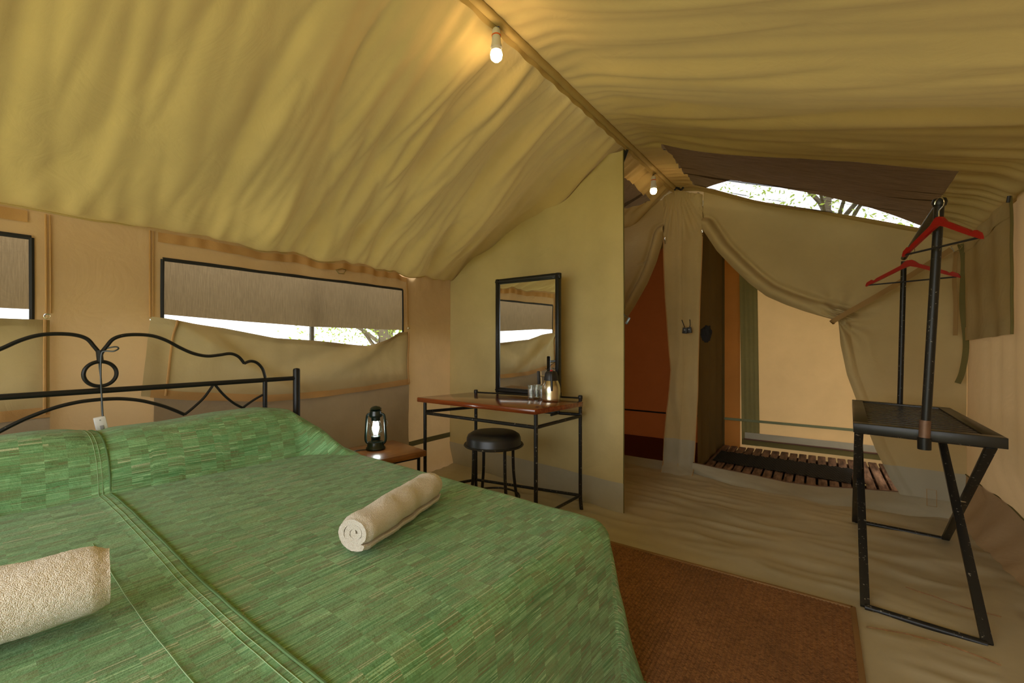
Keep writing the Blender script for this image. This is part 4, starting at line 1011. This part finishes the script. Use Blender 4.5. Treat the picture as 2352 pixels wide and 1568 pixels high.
for (px, py) in ((1978, 1112), (2205, 1150)):
    pz = U(px, py, y=3.03); MB().tube([pz + Vector((-.02, 0, 0)), pz + Vector((.02, 0, 0))], .005, 8).lathe([(0, -.004), (.009, -.004), (.009, .004), (0, .004)], pz + Vector((-.018, 0, 0)), 6, Matrix.Rotation(PI / 2, 4, 'Y')).build('pivot_bolt', CHROME, rk)
pa_, pb_ = U(2123, 1012, y=2.46), U(2158, 462, y=2.46); pc_, pd_ = U(2067, 930, y=3.5), U(2076, 600, y=3.5)
pa_.y -= .0
MB().tube([pa_ + Vector((0, 0, -.03)), pb_ + Vector((0, 0, 0))], .016, 14).build('rail_post', BLACKW, rk)
MB().tube([pa_ + Vector((0, 0, -.035)), pa_ + Vector((0, 0, .012))], .022, 14).build('post_socket', BLACK, rk)
MB().tube([pa_ + Vector((0, 0, .014)), pa_ + Vector((.003, 0, .085))], .0185, 14).build('bare_metal_patch', plain('bare_metal', srgb(120, 92, 72), .5, .4, var=.2), rk)
MB().tube([pc_, pd_ + Vector((0, 0, .0))], .0135, 12).build('rail_post', BLACKW, rk)
bz = pb_ + Vector((-.004, .0, -.02)); be = pd_ + Vector((0, 0, .02))
MB().tube([bz, be], .014, 12).build('hanging_bar', BLACKW, rk)
MB().lathe([(0, -.016), (.021, -.014), (.025, 0), (.021, .014), (0, .020)], pb_ + Vector((0, 0, -.005)), 16).build('end_joint', BLACK, rk)
# hangers
def hanger(px1, py1, px2, py2, z, D1, D2, label):
    a = U(px1, py1, z=z); b = U(px2, py2, z=z); return a, b
def mkhanger(e1_, e2_, z, label):
    e1_, e2_ = Vector(e1_), Vector(e2_); mid = (e1_ + e2_) / 2; d = (e2_ - e1_).normalized(); hw = (e2_ - e1_).length / 2
    o = empty('clothes_hanger', (mid.x, mid.y, z), label, 'hanger', 'red clothes hangers on the rail')
    M = Matrix.Translation(V3(mid, z)) @ Matrix(((d.x, 0, -d.y, 0), (d.y, 0, d.x, 0), (0, 1, 0, 0), (0, 0, 0, 1)))
    top = [(hw, .008), (hw * .97, .022), (hw * .86, .036), (hw * .80, .030), (hw * .74, .042), (hw * .45, .072), (hw * .2, .098), (hw * .1, .118), (hw * .05, .124)]
    bt = [(hw * .04, .088), (hw * .15, .078), (hw * .45, .045), (hw * .8, .014), (hw * .97, .0)]
    poly = [(-x, y) for x, y in top][:] + [(x, y) for x, y in top[::-1]] + [(x, y) for x, y in bt[::-1]] + [(-x, y) for x, y in bt]
    mb = MB(); 
    # two arms as convex strips
    for s_ in (1, -1):
        ups = [(.0, .124)] + [(x * s_, y) for x, y in top[::-1]]; dns = [(.0, .090)] + [(interp([(0, 0), (1, 1)], 0) + x * s_, interp([(0, .090), (hw * .15, .080), (hw * .45, .050), (hw * .8, .016), (hw, -.002)], x)) for x, y in top[::-1]]
        lo_ = []; hi_ = []
        for (ux, uy), (dx_, dy_) in zip(ups, dns):
            lo_.append([mb.bm.verts.new(M @ Vector((ux, uy, t))) for t in (-.006, .006)] + [mb.bm.verts.new(M @ Vector((dx_, dy_, t))) for t in (.006, -.006)])
        for A_, B_ in zip(lo_, lo_[1:]):
            for k in range(4): mb.bm.faces.new((A_[k], A_[(k + 1) % 4], B_[(k + 1) % 4], B_[k]))
        mb.bm.faces.new(lo_[-1])
    bmesh.ops.recalc_face_normals(mb.bm, faces=mb.bm.faces)
    mb.build('shoulder', REDW, o)
    MB().tube([M @ Vector((-hw * .93, .006, 0)), M @ Vector((hw * .93, .006, 0))], .0042, 8).build('trouser_bar', BLACKP, o)
    hk = [M @ Vector((x, y, 0)) for x, y in ((0, .12), (0, .145), (.004, .152), (.018, .163), (.022, .178), (.014, .193), (0, .198), (-.014, .192), (-.019, .178))]
    MB().tube(cr(hk, 5), .0018, 6).build('hook', CHROME, o)
    return o
def endz(px, py, z):
    a = px - 1176; d = (a * CT - F * ST, a * ST + F * CT, 784 - py); t = (z - H) / d[2]; return Vector((d[0] * t, d[1] * t, 0))
mkhanger(endz(2075, 584, 1.545), endz(2256, 541, 1.545), 1.535, 'red wooden hanger nearest the front post, hanging higher in view')
mkhanger(endz(1989, 646, 1.53), endz(2206, 624, 1.53), 1.50, 'red wooden hanger at the far end of the rail, lower in view')

# ------------------------------------------------------------------ bulbs
def bulb(px, py_top, py_bot, x, label, k=1.0):
    t_ = U(px, py_top, x=x); b_ = U(px, py_bot, x=x); hgt = t_.z - b_.z; s_ = hgt / .128; c_ = Vector((x, t_.y, b_.z))
    o = empty('light_bulb', c_, label, 'light bulb', 'bare bulbs hanging from the ridge')
    q_ = lambda pr: [(r * s_, z * s_) for r, z in pr]
    MB().lathe(q_([(0, 0), (.012, .002), (.021, .011), (.0235, .025), (.021, .038), (.017, .044)]), c_, 24).build('globe', BULB1 if k else BULB2, o)
    MB().lathe(q_([(.0215, .036), (.0185, .044), (.016, .054), (.014, .060), (0, .060)]), c_, 24).build('bulb_base', WHITEP, o)
    MB().lathe(q_([(.0225, .052), (.022, .056), (.019, .070), (.017, .086), (.0165, .096), (.0155, .122), (.012, .128), (0, .128)]), c_, 24).build('socket', WHITEP, o)
    MB().lathe(q_([(.017, .097), (.0185, .0985), (.0185, .1015), (.017, .103)]), c_, 24).build('socket_band', ORANGEP, o, label='orange band')
    tp_ = Vector((XM + .0, c_.y + .004, zridge(c_.y) - .03)); MB().tube(cr([c_ + Vector((0, 0, .126 * s_)), c_ + Vector((-.003, 0, .14 * s_)), tp_], 5), .002 * s_, 6).build('wire', BLUEW if k else BLACKP, o, label='short blue wire' if k else None)
bulb(1140, 66, 141, XM - .012, 'lit bare bulb hanging nearest the camera at the top of the photo', 1)
bulb(1501, 405, 446, XM - .02, 'small lit bare bulb hanging farther back beyond the partition', 0)
hk = U(1560, 434, y=4.08)
MB().tube(cr([hk + Vector((-.04, 0, .0)), hk + Vector((-.02, -.01, .012)), hk, hk + Vector((.02, -.01, -.012)), hk + Vector((.035, 0, .006))], 5), .009, 8).tube([hk, hk + Vector((0, 0, .07))], .004, 6).build('rope_knot', TRIMB, None, label='small black knot tied at the far end of the ridge', cat='knot')

# pendant switch on the headboard
sw = empty('pendant_switch', BL(.03, c0, .8), 'white switch dangling on a dark cord over the green pillow', 'switch')
def hp(px, py, off): 
    y, z = hb(px, py); return BL(off, y, z)
MB().tube(cr([hp(226, 952, .09), hp(227, 900, .055), hp(228, 860, .03), hp(230, 815, .025), hp(237, 806, .03), hp(255, 806, .05), hp(266, 800, .05), hp(262, 796, .03), hp(245, 800, 0), hp(232, 808, -.02), hp(231, 835, -.03), hp(236, 880, -.03), hp(237, 930, -.03), hp(240, 965, -.04), hp(241, 985, -.05)], 6), .0032, 7).build('cord', plain('dark_cord', (.03, .045, .05, 1), .35), sw)
so = hp(222, 968, .085); RS = Matrix.Rotation(BR, 3, 'Z') @ Matrix.Rotation(.17, 3, 'X')
MB().box(so, (.024, .038, .062), RS, .004).build('switch_body', WHITEP, sw)
MB().box(so + RS @ Vector((.0125, .0, -.014)), (.004, .013, .017), RS, .0015).build('rocker', GREYP, sw, label='small grey rocker')
MB().tube([so + RS @ Vector((.0122, -.001, .018)), so + RS @ Vector((.0132, -.001, .018))], .003, 8).build('screw_hole', GREYP, sw)

# ------------------------------------------------------------------ straps, locks, pouch
def ribbon(pts, wv, nrm, name, mat, parent=None, **k):
    P = cr(pts, 8); nrm = Vector(nrm); mb = MB(); vs = []
    for i, p in enumerate(P):
        t = (P[min(i + 1, len(P) - 1)] - P[max(0, i - 1)]).normalized(); s_ = t.cross(nrm).normalized() * wv / 2; n2_ = nrm.normalized() * .0012
        vs.append([mb.bm.verts.new(p + s_ + n2_), mb.bm.verts.new(p - s_ + n2_), mb.bm.verts.new(p - s_ - n2_), mb.bm.verts.new(p + s_ - n2_)])
    for A_, B_ in zip(vs, vs[1:]):
        for q_ in range(4): mb.bm.faces.new((A_[q_], A_[(q_ + 1) % 4], B_[(q_ + 1) % 4], B_[q_]))
    mb.bm.faces.new(vs[0][::-1]); mb.bm.faces.new(vs[-1])
    bmesh.ops.recalc_face_normals(mb.bm, faces=mb.bm.faces)
    return mb.build(name, mat, parent, **k)
s1, s2 = U(1921, 733, y=4.0), U(2186, 572, y=3.97)
tie = empty('door_tie_strap', s2, 'tan webbing strap holding back the canvas of the right doorway', 'strap')
ribbon([s1 + Vector((-.012, .05, -.015)), s1 + Vector((0, -.03, 0)), s1.lerp(s2, .5) + Vector((0, -.035, -.012)), s2], .034, (0, -1, 0), 'strap', STRAPM, tie)
MB().tube([U(px, py, y=3.96) for px, py in [(2184, 566), (2200, 560), (2210, 566), (2203, 574), (2192, 578)]], .003, 6, True).build('buckle', CHROME, tie)
h_ = [U(px, py, y=4.02) for px, py in [(2206, 560), (2212, 600), (2208, 700), (2215, 790), (2205, 850), (2198, 878)]]
ribbon([h_[0], h_[1] + Vector((0, -.02, 0)), h_[2] + Vector((0, -.03, 0)), h_[3] + Vector((0, -.04, 0)), h_[4] + Vector((0, -.06, 0)), h_[5] + Vector((-.01, -.07, 0))], .030, (-.2, -1, 0), 'webbing_strap', OLIVE, None, label='loose olive webbing strap dangling in the far right corner', cat='strap')
h2_ = [U(px, py, y=4.0) for px, py in [(2196, 578), (2192, 640), (2195, 700), (2194, 770)]]
ribbon(h2_, .022, (-.6, -1, 0), 'webbing_strap', STRAPM, None, label='short tan strap end hanging beside the olive strap', cat='strap')
for i, (px, py) in enumerate([(1567, 736), (1585, 735)]):
    t_ = U(px, py, y=4.10); b_ = U(px + 4 * (1 - 2 * i) + 2, py + 23, y=4.09)
    o = empty('padlock', b_, ['small black padlock hanging on the canvas strip, left of two', 'small black padlock hanging on the canvas strip, right of two'][i], 'padlock', 'padlocks on the strip between the doorways')
    MB().tube(cr([t_ + Vector((-.008, .02, .002)), t_ + Vector((0, -.006, 0)), t_.lerp(b_, .5) + Vector((.004, 0, 0)), b_ + Vector((0, 0, .02))], 5), .0035, 6).build('shackle_cord', TRIMB, o)
    MB().box(b_, (.040, .016, .052), Matrix.Rotation(.12 * (1 - 2 * i), 3, 'Y'), .004).build('lock_body', BLACKP, o)
    MB().box(b_ + Vector((0, -.008, .006)), (.012, .003, .010), None, .001).build('keyhole_plate', GREYP, o)
bp = U(1623, 766, y=4.20); mb = MB(); bmesh.ops.create_icosphere(mb.bm, subdivisions=4, radius=1)
for v in mb.bm.verts:
    p = v.co.copy(); e = 1 + .35 * mn.noise(p * 1.8) + .15 * mn.noise(p * 5); v.co = bp + Vector((p.x * .045 * e, p.y * .03 * e, p.z * .070 * e))
mb.build('pouch', plain('black_cloth', (.012, .012, .014, 1), .9), None, label='crumpled black cloth pouch hanging inside the right doorway', cat='pouch')
